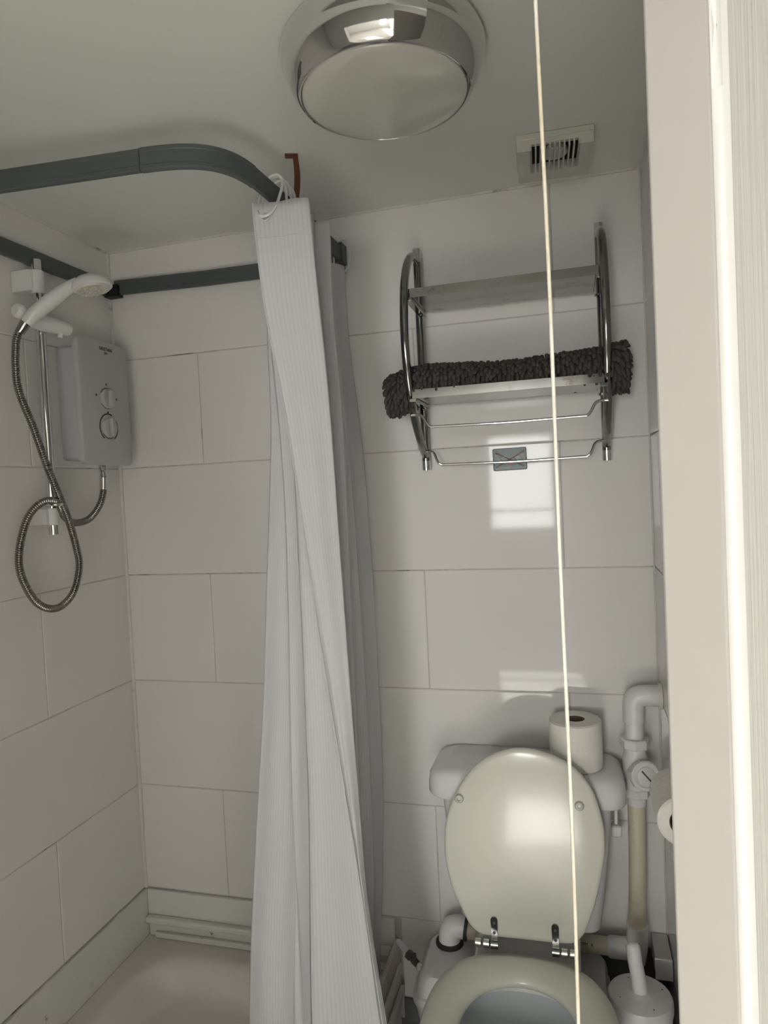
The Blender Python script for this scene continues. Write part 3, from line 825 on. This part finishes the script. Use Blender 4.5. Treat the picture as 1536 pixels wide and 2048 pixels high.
for i in range(NI):
    for k in range(NK):
        q = 2*PI*(k + 0.5*(i % 2) + rnd.uniform(-.22, .22)) / NK
        if math.sin(q) < -0.5 and 0.1 < i/NI < 0.92: continue
        u = min(1, max(0, (i + rnd.uniform(-.3, .3)) / (NI-1)))
        x, yc, zc, ryy, rzz = roll_c(u)
        cq, sq = math.cos(q), math.sin(q)
        p = Vector((x, yc + ryy*math.copysign(abs(cq)**0.8, cq), zc + rzz*math.copysign(abs(sq)**0.8, sq)))
        n_ = Vector((0, cq/ryy, sq/rzz)).normalized()
        front = max(0, -cq)
        n_ = n_ + Vector((rnd.uniform(-.28, .28) + (-0.5 if u < .04 else 0.5 if u > .96 else 0), rnd.uniform(-.2, .2), rnd.uniform(-.15, .1) - 0.8*front*(1 if sq < 0.75 else 0)))
        ln = rnd.uniform(0.011, 0.015) if sq > 0.55 else rnd.uniform(0.018, 0.025)
        noodle(p - n_.normalized()*0.005, n_, ln, rnd.uniform(0.0044, 0.0056), 0.1 if sq > 0.55 else 0.35)
for end, sx in ((0.0, -1), (1.0, 1)):
    x, yc, zc, ryy, rzz = roll_c(end)
    for k in range(40):
        a, rr2 = rnd.uniform(0, 2*PI), math.sqrt(rnd.random())
        p = Vector((x - sx*0.003, yc + ryy*rr2*math.cos(a), zc + rzz*rr2*math.sin(a)))
        noodle(p, Vector((sx, rnd.uniform(-.6, .3) , rnd.uniform(-.7, .5))), rnd.uniform(0.012, 0.018), 0.005)
no = obj('chenille_pile', nd, 'mat', mt_, smooth=70); no['kind'] = 'stuff'

# ------------------------------------------------------------------ small warning sign on the tiles
sg = thing('no_flushing_sign', 'small teal sign with red cross on the tiles below the rack', 'sign', (1.09, -0.002, 1.464))
sM = Matrix.Translation((1.0905, -0.0005, 1.492)) @ Matrix.Rotation(-0.012, 4, 'Y')
def flat(outline, t0, t1): return B().prism(outline, lambda u, v, t: sM @ Vector((u, -t, v)), t0, t1)
obj('sign_plate', flat(rrect(-0.0405, 0.0405, -0.027, 0.027, 0.004), 0.0003, 0.0020), 'teal', sg)
fr = B()
oo, ii = rrect(-0.0405, 0.0405, -0.027, 0.027, 0.004), rrect(-0.0378, 0.0378, -0.0243, 0.0243, 0.003)
fr.loft([[sM @ Vector((u, -0.0016, v)) for u, v in oo], [sM @ Vector((u, -0.0026, v)) for u, v in oo], [sM @ Vector((u, -0.0026, v)) for u, v in ii], [sM @ Vector((u, -0.0016, v)) for u, v in ii]], closed=True)
obj('sign_border', fr, 'tealdark', sg)
def sbar(p, q, wd, t0, t1):
    p, q = Vector(p), Vector(q); d = (q-p).normalized(); n_ = Vector((-d.y, d.x))*wd/2
    return flat([tuple(p-n_), tuple(q-n_), tuple(q+n_), tuple(p+n_)], t0, t1)
pict = [(-0.0285, 0.004, 0.0065, 0.020, 0.42, 'signgrey'), (-0.013, 0.000, 0.012, 0.014, 0.5, 'signgrey'), (0.0015, -0.011, 0.012, 0.009, 0.2, 'signpink'), (0.0205, 0.000, 0.009, 0.013, 0.6, 'signgrey'), (0.0325, 0.003, 0.006, 0.019, 0.15, 'signgrey'), (-0.027, 0.0135, 0.012, 0.004, 0.0, 'signpink')]
for (u, v, a, c, rot, mm) in pict:
    d = Vector((math.sin(rot), -math.cos(rot))) * c/2
    obj('pictogram', sbar((u - d.x, v - d.y), (u + d.x, v + d.y), a, 0.0019, 0.0023), mm, sg)
obj('cross_bar', sbar((-0.034, 0.0175), (0.034, -0.019), 0.0026, 0.0019, 0.0028), 'signred', sg)
obj('cross_bar', sbar((-0.034, -0.019), (0.034, 0.0175), 0.0026, 0.0019, 0.0031), 'signred', sg)

# ------------------------------------------------------------------ toilet
wc = thing('toilet', 'white close-coupled toilet with cream seat and raised lid', 'toilet', (1.1, -0.35, FZ))
TX = 1.100
# cistern
cb = B(); rings = []
for z, x0, x1, yf, r in ((0.425, 0.955, 1.247, -0.135, 0.03), (0.432, 0.942, 1.258, -0.145, 0.035), (0.50, 0.933, 1.268, -0.152, 0.035), (0.62, 0.922, 1.281, -0.160, 0.035), (0.742, 0.913, 1.292, -0.166, 0.035)):
    rings.append([Vector((x, y, z)) for x, y in rrect(x0, x1, yf, -0.004, r)])
cb.loft(rings)
obj('cistern', cb, 'ceramic', wc, smooth=40)
lb = B(); rings = []
for z, ins in ((0.727, 0.010), (0.724, 0.004), (0.730, 0.0), (0.752, 0.0), (0.772, 0.003), (0.783, 0.010), (0.788, 0.022), (0.790, 0.04)):
    rings.append([Vector((x, y, z)) for x, y in rrect(0.884+ins, 1.322-ins, -0.178+ins, -0.003-ins*0.15, 0.045-ins*0.5)])
lb.loft(rings)
obj('cistern_lid', lb, 'ceramic', wc, smooth=50)
# pan: outside shell, rim and inside bowl in one loft
def sup(cx_, cy_, a, bb, bk, n=48, e=2.3):
    """egg outline, flattened towards the back (+y)"""
    out = []
    for k in range(n):
        q = 2*PI*k/n; c, s_ = math.cos(q), math.sin(q)
        rx_ = a*math.copysign(abs(c)**(2/e), c); rb = bk if s_ > 0 else bb
        out.append((cx_ + rx_, cy_ + rb*math.copysign(abs(s_)**(2/e), s_)))
    return out
rings = []
for z, a, bb, bk, cy_ in ((FZ, 0.105, 0.20, 0.17, -0.40), (FZ+0.02, 0.10, 0.195, 0.165, -0.40), (0.18, 0.10, 0.18, 0.165, -0.40), (0.28, 0.135, 0.19, 0.18, -0.42), (0.36, 0.168, 0.205, 0.185, -0.435), (0.40, 0.176, 0.212, 0.185, -0.44), (0.412, 0.173, 0.209, 0.182, -0.44), (0.413, 0.135, 0.17, 0.14, -0.44), (0.40, 0.126, 0.16, 0.13, -0.44)):
    rings.append([Vector((x, y, z)) for x, y in sup(TX, cy_, a, bb, bk)])
obj('pan', B().loft(rings, True, False), 'ceramic', wc, smooth=50)
rings = []
for z, a, bb, bk, cy_ in ((0.408, 0.134, 0.168, 0.138, -0.44), (0.36, 0.130, 0.165, 0.128, -0.44), (0.31, 0.115, 0.145, 0.115, -0.44), (0.26, 0.09, 0.11, 0.095, -0.435), (0.22, 0.06, 0.07, 0.07, -0.43), (0.205, 0.03, 0.04, 0.04, -0.43)):
    rings.append([Vector((x, y, z)) for x, y in sup(TX, cy_, a, bb, bk, e=2.1)])
obj('bowl', B().loft(rings, False, True), 'bowl', wc, smooth=60)
obj('water_surface', B().add([Vector((x, y, 0.275)) for x, y in sup(TX, -0.436, 0.098, 0.122, 0.10, e=2.1)], [tuple(range(48))]), 'water', wc)
# deck behind the bowl that carries the cistern
obj('deck', B().prism(rrect(0.988, 1.212, -0.30, -0.012, 0.02), lambda u, v, t: Vector((u, v, t)), 0.372, 0.411), 'ceramic', wc, smooth=40, bevel=0.006)
obj('outlet_neck', B().loft([[Vector((1.03, y, z)), Vector((1.17, y, z)), Vector((1.17, y, z2)), Vector((1.03, y, z2))] for y, z, z2 in ((-0.30, 0.10, 0.375), (-0.205, 0.13, 0.375))]), 'ceramic', wc)
# seat ring
def seat_out(n=72):
    out = []
    for k in range(n):
        q = 2*PI*k/n; c, s_ = math.cos(q), math.sin(q)
        if s_ >= 0:
            e = 2.55; a, b2 = 0.182, 0.206
        else:
            e = 2.1; a, b2 = 0.182, 0.225
        out.append((TX + a*math.copysign(abs(c)**(2/e), c), -0.452 + b2*math.copysign(abs(s_)**(2/e), s_)))
    return out
def seat_in(n=72): 
    out = []
    for k in range(n):
        q = 2*PI*k/n; c, s_ = math.cos(q), math.sin(q)
        out.append((TX + 0.110*math.copysign(abs(c)**(2/2.1), c), -0.452 + (0.130 if s_ > 0 else 0.15)*math.copysign(abs(s_)**(2/2.1), s_)))
    return out
so, si_ = seat_out(), seat_in()
def mixr(t, z, infl=0.0):
    r = []
    for (a, b2), (c, d) in zip(so, si_):
        r.append(Vector((a + (c-a)*t, b2 + (d-b2)*t, z)))
    return r
obj('seat', B().loft([mixr(0.02, 0.415), mixr(0.0, 0.421), mixr(0.005, 0.430), mixr(0.06, 0.437), mixr(0.3, 0.4415), mixr(0.65, 0.4405), mixr(0.88, 0.434), mixr(0.97, 0.427), mixr(1.0, 0.420), mixr(0.97, 0.415)], closed=True), 'seat', wc, smooth=60)
# raised lid (outline in the lid's own plane)
LID = [(1.108, 0.411), (1.059, 0.401), (1.015, 0.377), (0.981, 0.342), (0.951, 0.292), (0.935, 0.247), (0.93, 0.203), (0.931, 0.16), (0.945, 0.097), (0.972, 0.040), (0.985, 0.020), (1.005, 0.008), (1.04, 0.006), (1.099, 0.007), (1.16, 0.008), (1.197, 0.011), (1.216, 0.026), (1.229, 0.050), (1.251, 0.114), (1.267, 0.186), (1.271, 0.230), (1.267, 0.273), (1.250, 0.331), (1.216, 0.374), (1.165, 0.401)]
lidc = spline([(x, v, 0) for x, v in LID], 4, closed=True)
lc0 = Vector((TX, 0.205, 0))
dl = (Vector((0, -0.20, 0.86)) - Vector((0, -0.235, 0.45))).normalized()
nl = Vector((0, -dl.z, dl.y))       # towards the room
def lidp(p, ins, t):
    q = p + (lc0 - p) * (ins / max(0.05, (lc0 - p).length))
    return Vector((q.x, -0.235, 0.45)) + dl * q.y + nl * t
lb2 = B().loft([[lidp(p, i_, t) for p in lidc] for i_, t in ((0.004, -0.017), (0.0, -0.013), (0.0, -0.005), (0.003, -0.001), (0.010, 0.0005), (0.05, 0.0025), (0.11, 0.004), (0.16, 0.0045))])
lid = obj('seat_lid', lb2, 'seat', wc, smooth=60)
for (bx, bv) in ((0.967, 0.297), (1.222, 0.300)):
    c = Vector((bx, -0.235, 0.45)) + dl*bv
    bu = obj('buffer', B().lathe([(0.0098, 0), (0.0098, 0.005), (0.008, 0.008), (0.004, 0.0085), (0.003, 0.006), (0, 0.006)], c, nl, 20), 'bumper', None, smooth=40); bu.parent = lid; bu.matrix_parent_inverse = Matrix.Identity(4)
# hinges
for hx, sd in ((1.035, -1), (1.163, 1)):
    tab = []
    for k in range(13):
        a = PI*k/12; tab.append((0.0075*math.cos(a), 0.047 + 0.0075*math.sin(a)))
    tab = [(0.0062, 0.0), *tab, (-0.0062, 0.0)]
    base = Vector((hx, -0.237, 0.452))
    hg = obj('hinge', B().prism(tab, lambda u, v, t: base + Vector((u, 0, 0)) + dl*(v-0.004) + nl*t, 0.0012, 0.0052).tube([(hx - 0.0075, -0.2415, 0.4455), (hx + 0.0075, -0.2415, 0.4455)], 0.0092, 14), 'wornchrome', wc, smooth=40)
    for off in (0.0175, 0.035):
        xa = hx + sd*off
        kn = obj('hinge_barrel', B().tube([(xa - 0.0072, -0.2415, 0.4455), (xa - 0.006, -0.2415, 0.4455), (xa + 0.006, -0.2415, 0.4455), (xa + 0.0072, -0.2415, 0.4455)], [0.0075, 0.0098, 0.0098, 0.0075], 16), 'chrome', None, smooth=40); kn.parent = hg
    for v in (0.022, 0.042):
        sc = obj('screw_head', B().lathe([(0.0034, 0), (0.003, 0.0012), (0, 0.0014)], base + dl*(v-0.004) + nl*0.005, nl, 12), 'greyfit', None, smooth=40); sc.parent = hg
for o in list(COL.objects):
    if o.name.split('.')[0] in ('hinge_barrel', 'screw_head'): o.matrix_parent_inverse = Matrix.Identity(4)

# ------------------------------------------------------------------ macerator box behind the pan
mc = thing('macerator_unit', 'white macerator pump box tucked behind the toilet', 'pump unit', (1.06, -0.11, FZ))
rings = []
for z, ins in ((FZ+0.001, 0.035), (0.10, 0.028), (0.19, 0.012), (0.235, 0.004), (0.243, 0.0), (0.25, 0.002)):
    rings.append([Vector((x, y, z)) for x, y in rrect(0.832+ins, 1.272-ins*0.5, -0.205+ins*0.4, -0.024, 0.035)])
obj('tank', B().loft(rings), 'wplastic', mc, smooth=45)
rings = []
for z, ins in ((0.252, 0.002), (0.254, 0.0), (0.268, 0.0), (0.270, 0.006), (0.298, 0.012), (0.306, 0.016), (0.311, 0.022), (0.312, 0.035)):
    rings.append([Vector((x, y, z)) for x, y in rrect(0.832+ins, 1.274-ins*0.5, -0.209+ins, -0.022-ins*0.2, 0.03)])
obj('pump_lid', B().loft(rings), 'wplastic', mc, smooth=30)
obj('inlet_cap', B().lathe([(0.011, 0), (0.011, 0.02), (0.008, 0.023), (0, 0.023)], (0.855, -0.135, 0.289), (-1, 0.1, 0.12), 8), 'wplastic', mc, smooth=30)
obj('seal_collar', B().lathe([(0.034, 0.309), (0.034, 0.318), (0.030, 0.321), (0.0, 0.321)], (0.9, -0.062, 0), seg=24), 'rubber', mc, smooth=40)

# ------------------------------------------------------------------ discharge pipework
pp = thing('discharge_pipe', 'white and beige plastic waste pipe rising to the right wall', 'pipe', (1.347, -0.06, 0.35))
PX, PY, PZ = 1.347, -0.06, 0.352
obj('horizontal_pipe', B().tube([(0.955, PY, PZ), (1.1, PY, PZ), (1.285, PY, PZ)], 0.0195, 20), 'beige', pp, smooth=50)
el = [Vector((0.9, -0.062, 0.316))] + bez((0.9, -0.062, 0.328), (0.9, -0.062, 0.350), (0.905, -0.061, 0.356), (0.928, -0.06, 0.355), 8) + [Vector((0.938, -0.06, 0.354))]
obj('elbow', B().tube(el, [0.027] + [0.0262]*9 + [0.0262], 22), 'wplastic', pp, smooth=50)
obj('rubber_seal', B().tube([(0.938, PY, PZ+0.001), (0.946, PY, PZ)], 0.0285, 22), 'rubber', pp, smooth=40)
obj('pipe_socket', B().tube([(0.9465, PY, PZ), (0.968, PY, PZ)], 0.0235, 22), 'beige', pp, smooth=40)
te = B().tube([(1.272, PY, PZ), (1.276, PY, PZ), (1.34, PY, PZ)], [0.0215, 0.0238, 0.0238], 22).tube([(PX-0.012, PY, PZ-0.03), (PX-0.012, PY, PZ+0.0), (PX-0.009, PY, 0.396), (PX-0.009, PY, 0.412), (PX-0.009, PY, 0.4125)], [0.018, 0.0238, 0.0238, 0.0245, 0.022], 22)
obj('tee_fitting', te, 'wplastic', pp, smooth=45)
obj('riser_pipe', B().tube([(PX-0.009, PY, 0.405), (PX-0.003, PY, 0.55), (PX, PY, 0.705)], 0.0195, 20), 'beige', pp, smooth=50)
def hexnut(z0, z1, r, name='compression_nut'):
    b = B(); n = 24; rings = []
    for z, k in ((z0, 0.92), (z0+0.003, 1), (z1-0.003, 1), (z1, 0.92)):
        rings.append([Vector((PX + (r*k + (0.0022 if (i % 3) == 0 else 0))*math.cos(2*PI*i/n), PY + (r*k + (0.0022 if (i % 3) == 0 else 0))*math.sin(2*PI*i/n), z)) for i in range(n)])
    return obj(name, b.loft(rings), 'wplastic', pp, smooth=25)
obj('reducer', B().lathe([(0.0205, 0.693), (0.0215, 0.696), (0.0215, 0.715)], (PX, PY, 0), seg=22), 'wplastic', pp, smooth=40)
hexnut(0.713, 0.733, 0.0285)
obj('access_body', B().lathe([(0.0265, 0.733), (0.0275, 0.74), (0.0275, 0.80), (0.0235, 0.812), (0.0235, 0.826)], (PX, PY, 0), seg=26), 'wplastic', pp, smooth=40)
hexnut(0.824, 0.846, 0.0310)
obj('upper_pipe', B().tube([(PX, PY, 0.84), (PX, PY, 0.889)], 0.0205, 22), 'wplastic', pp, smooth=40)
el2 = [Vector((PX, PY, 0.884)), Vector((PX, PY, 0.907))]
obj('coupling', B().lathe([(0.0225, 0.881), (0.0235, 0.884), (0.0235, 0.914), (0.0225, 0.916)], (PX, PY, 0), seg=22), 'wplastic', pp, smooth=40)
el3 = [Vector((PX, PY, 0.914))] + bez((PX, PY, 0.916), (PX, PY, 0.938), (PX+0.012, PY, 0.9425), (PX+0.034, PY, 0.9425), 9) + [Vector((W-0.006, PY, 0.9425))]
obj('elbow', B().tube(el3, 0.0238, 22), 'wplastic', pp, smooth=50)
obj('wall_flange', B().tube([(W-0.009, PY, 0.9425), (W-0.001, PY, 0.9425)], 0.0285, 24), 'panel', pp, smooth=40)
axp = Vector((0.36, -0.9, 0.12)).normalized()
pc = Vector((PX + 0.004, PY - 0.012, 0.772))
obj('access_branch', B().lathe([(0.0255, 0), (0.0255, 0.024)], pc, axp, 24), 'wplastic', pp, smooth=40)
n = 36; rings = []
a1 = axp.orthogonal().normalized(); a2 = axp.cross(a1)
for h, k in ((0.022, 0.031), (0.024, 0.0325), (0.037, 0.0325), (0.040, 0.030), (0.040, 0.0245), (0.0375, 0.0240)):
    rings.append([pc + axp*h + (a1*math.cos(2*PI*i/n) + a2*math.sin(2*PI*i/n))*(k + (0.0012 if i % 3 == 0 and k > 0.031 else 0)) for i in range(n)])
rc = obj('ring_cap', B().loft(rings), 'wplastic', pp, smooth=30)
obj('cap_plug', B().lathe([(0.0205, 0.036), (0.0205, 0.0405), (0.0185, 0.042), (0.0, 0.042)], pc, axp, 26), 'wplastic', pp, smooth=40)
sd_ = (a1*math.cos(0) + a2*math.sin(0)); upv = Vector((0, 0, 1)); sx_ = axp.cross(upv).normalized(); sy_ = sx_.cross(axp)
sdir = (sx_*-0.62 + sy_*0.78).normalized()
if sdir.x > 0 and sdir.z > 0: sdir = (sx_*0.62 + sy_*0.78).normalized()
sper = axp.cross(sdir)
c0 = pc + axp*0.0415
obj('plug_slot', B().loft([[c0 + sdir*a + sper*b2 + axp*t for a, b2 in ((-0.017, -0.0018), (0.017, -0.0018), (0.017, 0.0018), (-0.017, 0.0018))] for t in (0, 0.0012)]), 'greyfit', pp)
Tp = Matrix(((1, 0, 0, 1.205), (0, 0, -1, PY - 0.0188), (0, 1, 0, PZ + 0.0095), (0, 0, 0, 1))) @ Matrix.Rotation(math.radians(-32), 4, 'X')
text_mesh('printed_text', 'NE . 8   DPM  4', 0.0105, 'ink', pp, Tp)

# small isolating valve on the water feed left of the macerator
vl = thing('isolating_valve', 'small water valve on a white pipe beside the shower tray boards', 'valve', (0.81, -0.09, 0.28))
obj('feed_pipe', B().tube([(0.768, -0.06, 0.298), (0.802, -0.085, 0.285)], 0.0075, 14), 'wplastic', vl, smooth=40)
obj('valve_nut', B().lathe([(0.0115, 0), (0.0115, 0.012), (0.009, 0.013), (0.0, 0.013)], (0.798, -0.083, 0.286), (0.8, -0.55, -0.28), 6), 'greyfit', vl, smooth=20)
obj('valve_body', B().tube([(0.806, -0.089, 0.283), (0.816, -0.096, 0.2785), (0.826, -0.103, 0.276), (0.838, -0.112, 0.278)], [0.006, 0.009, 0.008, 0.007], 12), 'greyfit', vl, smooth=40)
obj('valve_lever', B().box(-0.004, 0.004, -0.003, 0.003, 0, 0.014, Matrix.Translation((0.818, -0.098, 0.285))), 'greyfit', vl, bevel=0.001)

# cistern overflow / water inlet at the right of the cistern
iv = thing('cistern_inlet_fitting', 'white plastic inlet fitting between cistern and waste pipe', 'pipe fitting', (1.31, -0.05, 0.62))
obj('inlet_cap', B().box(1.290, 1.312, -0.085, -0.055, 0.622, 0.648), 'wplastic', iv, bevel=0.004)
obj('inlet_pipe', B().tube([(1.300, -0.07, 0.646), (1.301, -0.07, 0.69), (1.298, -0.07, 0.724)], 0.0045, 12), 'wplastic', iv, smooth=40)

# boxed pipe on the right wall
bxx = thing('pipe_box', 'small square white pipe boxing low on the right wall behind the brush', 'pipe box', (1.39, -0.06, 0.325))
obj('box_body', B().box(1.371, W-0.002, -0.095, -0.006, 0.318, 0.362), 'boxgrey', bxx, bevel=0.0015)
obj('box_cap', B().box(1.3695, W-0.0015, -0.099, -0.094, 0.314, 0.3625), 'wplastic', bxx, bevel=0.0015)

# ------------------------------------------------------------------ toilet brush in its lidded holder
br = thing('toilet_brush', 'white lidded toilet brush and cylindrical holder right of the toilet', 'toilet brush', (1.3275, -0.245, FZ))
BX, BY, BZ = 1.3265, -0.25, 0.388
obj('holder', B().lathe([(0.055, FZ+0.0005), (0.058, FZ+0.01), (0.0595, 0.25), (0.0605, BZ-0.018), (0.0, BZ-0.018)], (BX, BY, 0), seg=40), 'wplastic', br, smooth=40)
obj('brush_lid', B().lathe([(0.0625, BZ-0.03), (0.0635, BZ-0.024), (0.0635, BZ-0.008), (0.061, BZ-0.002), (0.055, BZ), (0.03, BZ+0.001), (0.018, BZ+0.003), (0.014, BZ+0.006), (0, BZ+0.006)], (BX, BY, 0), seg=44), 'wplastic', br, smooth=40)
hpth = spline([(BX, BY, BZ-0.002), (BX-0.002, BY+0.002, BZ+0.03), (BX-0.006, BY+0.006, BZ+0.055), (BX-0.009, BY+0.012, BZ+0.082), (BX-0.011, BY+0.018, BZ+0.092)], 5)
obj('brush_handle', B().tube(hpth, [0.0145]*(len(hpth)-3) + [0.013, 0.0105, 0.006], 18), 'wplastic', br, smooth=60)
for a, rr2 in ((0.4, 0.048), (2.0, 0.045), (3.6, 0.044), (5.2, 0.047)):
    obj('lid_pinhole', B().lathe([(0.0014, 0), (0.0014, 0.0006), (0, 0.0006)], (BX + rr2*math.cos(a), BY + rr2*math.sin(a), BZ+0.0002), seg=8), 'ink', br)

# ------------------------------------------------------------------ toilet rolls
def paper_roll(name, label, c, axis, r, ri, ln, group='toilet rolls'):
    t = thing(name, label, 'toilet roll', c, group)
    ax_ = Vector(axis).normalized(); c = Vector(c)
    obj('paper', B().lathe([(ri, 0), (r-0.003, 0), (r, 0.003), (r+0.0008, ln*0.5), (r, ln-0.003), (r-0.003, ln), (ri, ln), (ri, 0.0)], c, ax_, 48, cap=False), 'paper', t, smooth=35)
    obj('core_tube', B().lathe([(ri, 0.001), (ri, ln-0.001), (ri-0.0012, ln-0.001), (ri-0.0012, 0.001), (ri, 0.001)], c, ax_, 32, cap=False), 'card', t, smooth=40)
    return t, ax_
t1, _ = paper_roll('toilet_roll', 'full toilet roll standing on the cistern lid', (1.219, -0.098, 0.7905), (0, 0, 1), 0.0575, 0.0215, 0.106)
# loose outer sheet edge
fl = B(); rings = []
for k in range(9):
    a = math.radians(-152 + 9*k); rings.append([Vector((1.219 + q*math.cos(a), -0.098 + q*math.sin(a), z)) for q, z in ((0.0585, 0.7925), (0.0597 , 0.7925), (0.0597, 0.8945), (0.0585, 0.8945))])
obj('loose_sheet', fl.loft(rings), 'paper', t1)
t2, _ = paper_roll('toilet_roll', 'part-used toilet roll on the right wall beside the door edge', (1.361, -0.62, 0.972), (0, -1, 0), 0.0345, 0.0195, 0.10)
hd_ = thing('roll_holder', 'white toilet roll holder spindle fixed on the right wall', 'roll holder', (1.39, -0.6, 0.972))
obj('spindle', B().tube([(1.361, -0.60, 0.964), (1.361, -0.725, 0.964)], 0.0075, 14), 'wplastic', hd_, smooth=40)
obj('holder_arm', B().box(1.354, W-0.004, -0.612, -0.603, 0.958, 0.986), 'wplastic', hd_, bevel=0.002)
obj('wall_plate', B().box(W-0.008, W-0.0005, -0.63, -0.585, 0.94, 1.0), 'wplastic', hd_, bevel=0.002)

# ------------------------------------------------------------------ light pull cord close to the camera
pcord = thing('light_pull_cord', 'off-white light pull cord hanging in front of the room', 'pull cord', (1.225, -1.24, H))
cp = []
for i in range(70):
    z = 0.93 + (H - 0.012 - 0.93) * i / 69
    cp.append((1.2247 + 0.0007*math.sin(z*6.0) + 0.0004*math.sin(z*17), -1.24 + 0.0006*math.sin(z*9), z))
obj('cord', B().tube(cp, 0.00125, 8), 'cord', pcord, smooth=60)
obj('cord_knob', B().lathe([(0.003, 0), (0.008, -0.008), (0.010, -0.03), (0.007, -0.045), (0, -0.046)], (cp[0][0], cp[0][1], 0.935), seg=16), 'wplastic', pcord, smooth=50)
obj('ceiling_switch', B().lathe([(0.04, 0), (0.04, 0.012), (0.03, 0.02), (0.012, 0.022), (0, 0.022)], (1.2247, -1.24, H), (0, 0, -1), 28), 'wplastic', pcord, smooth=40)
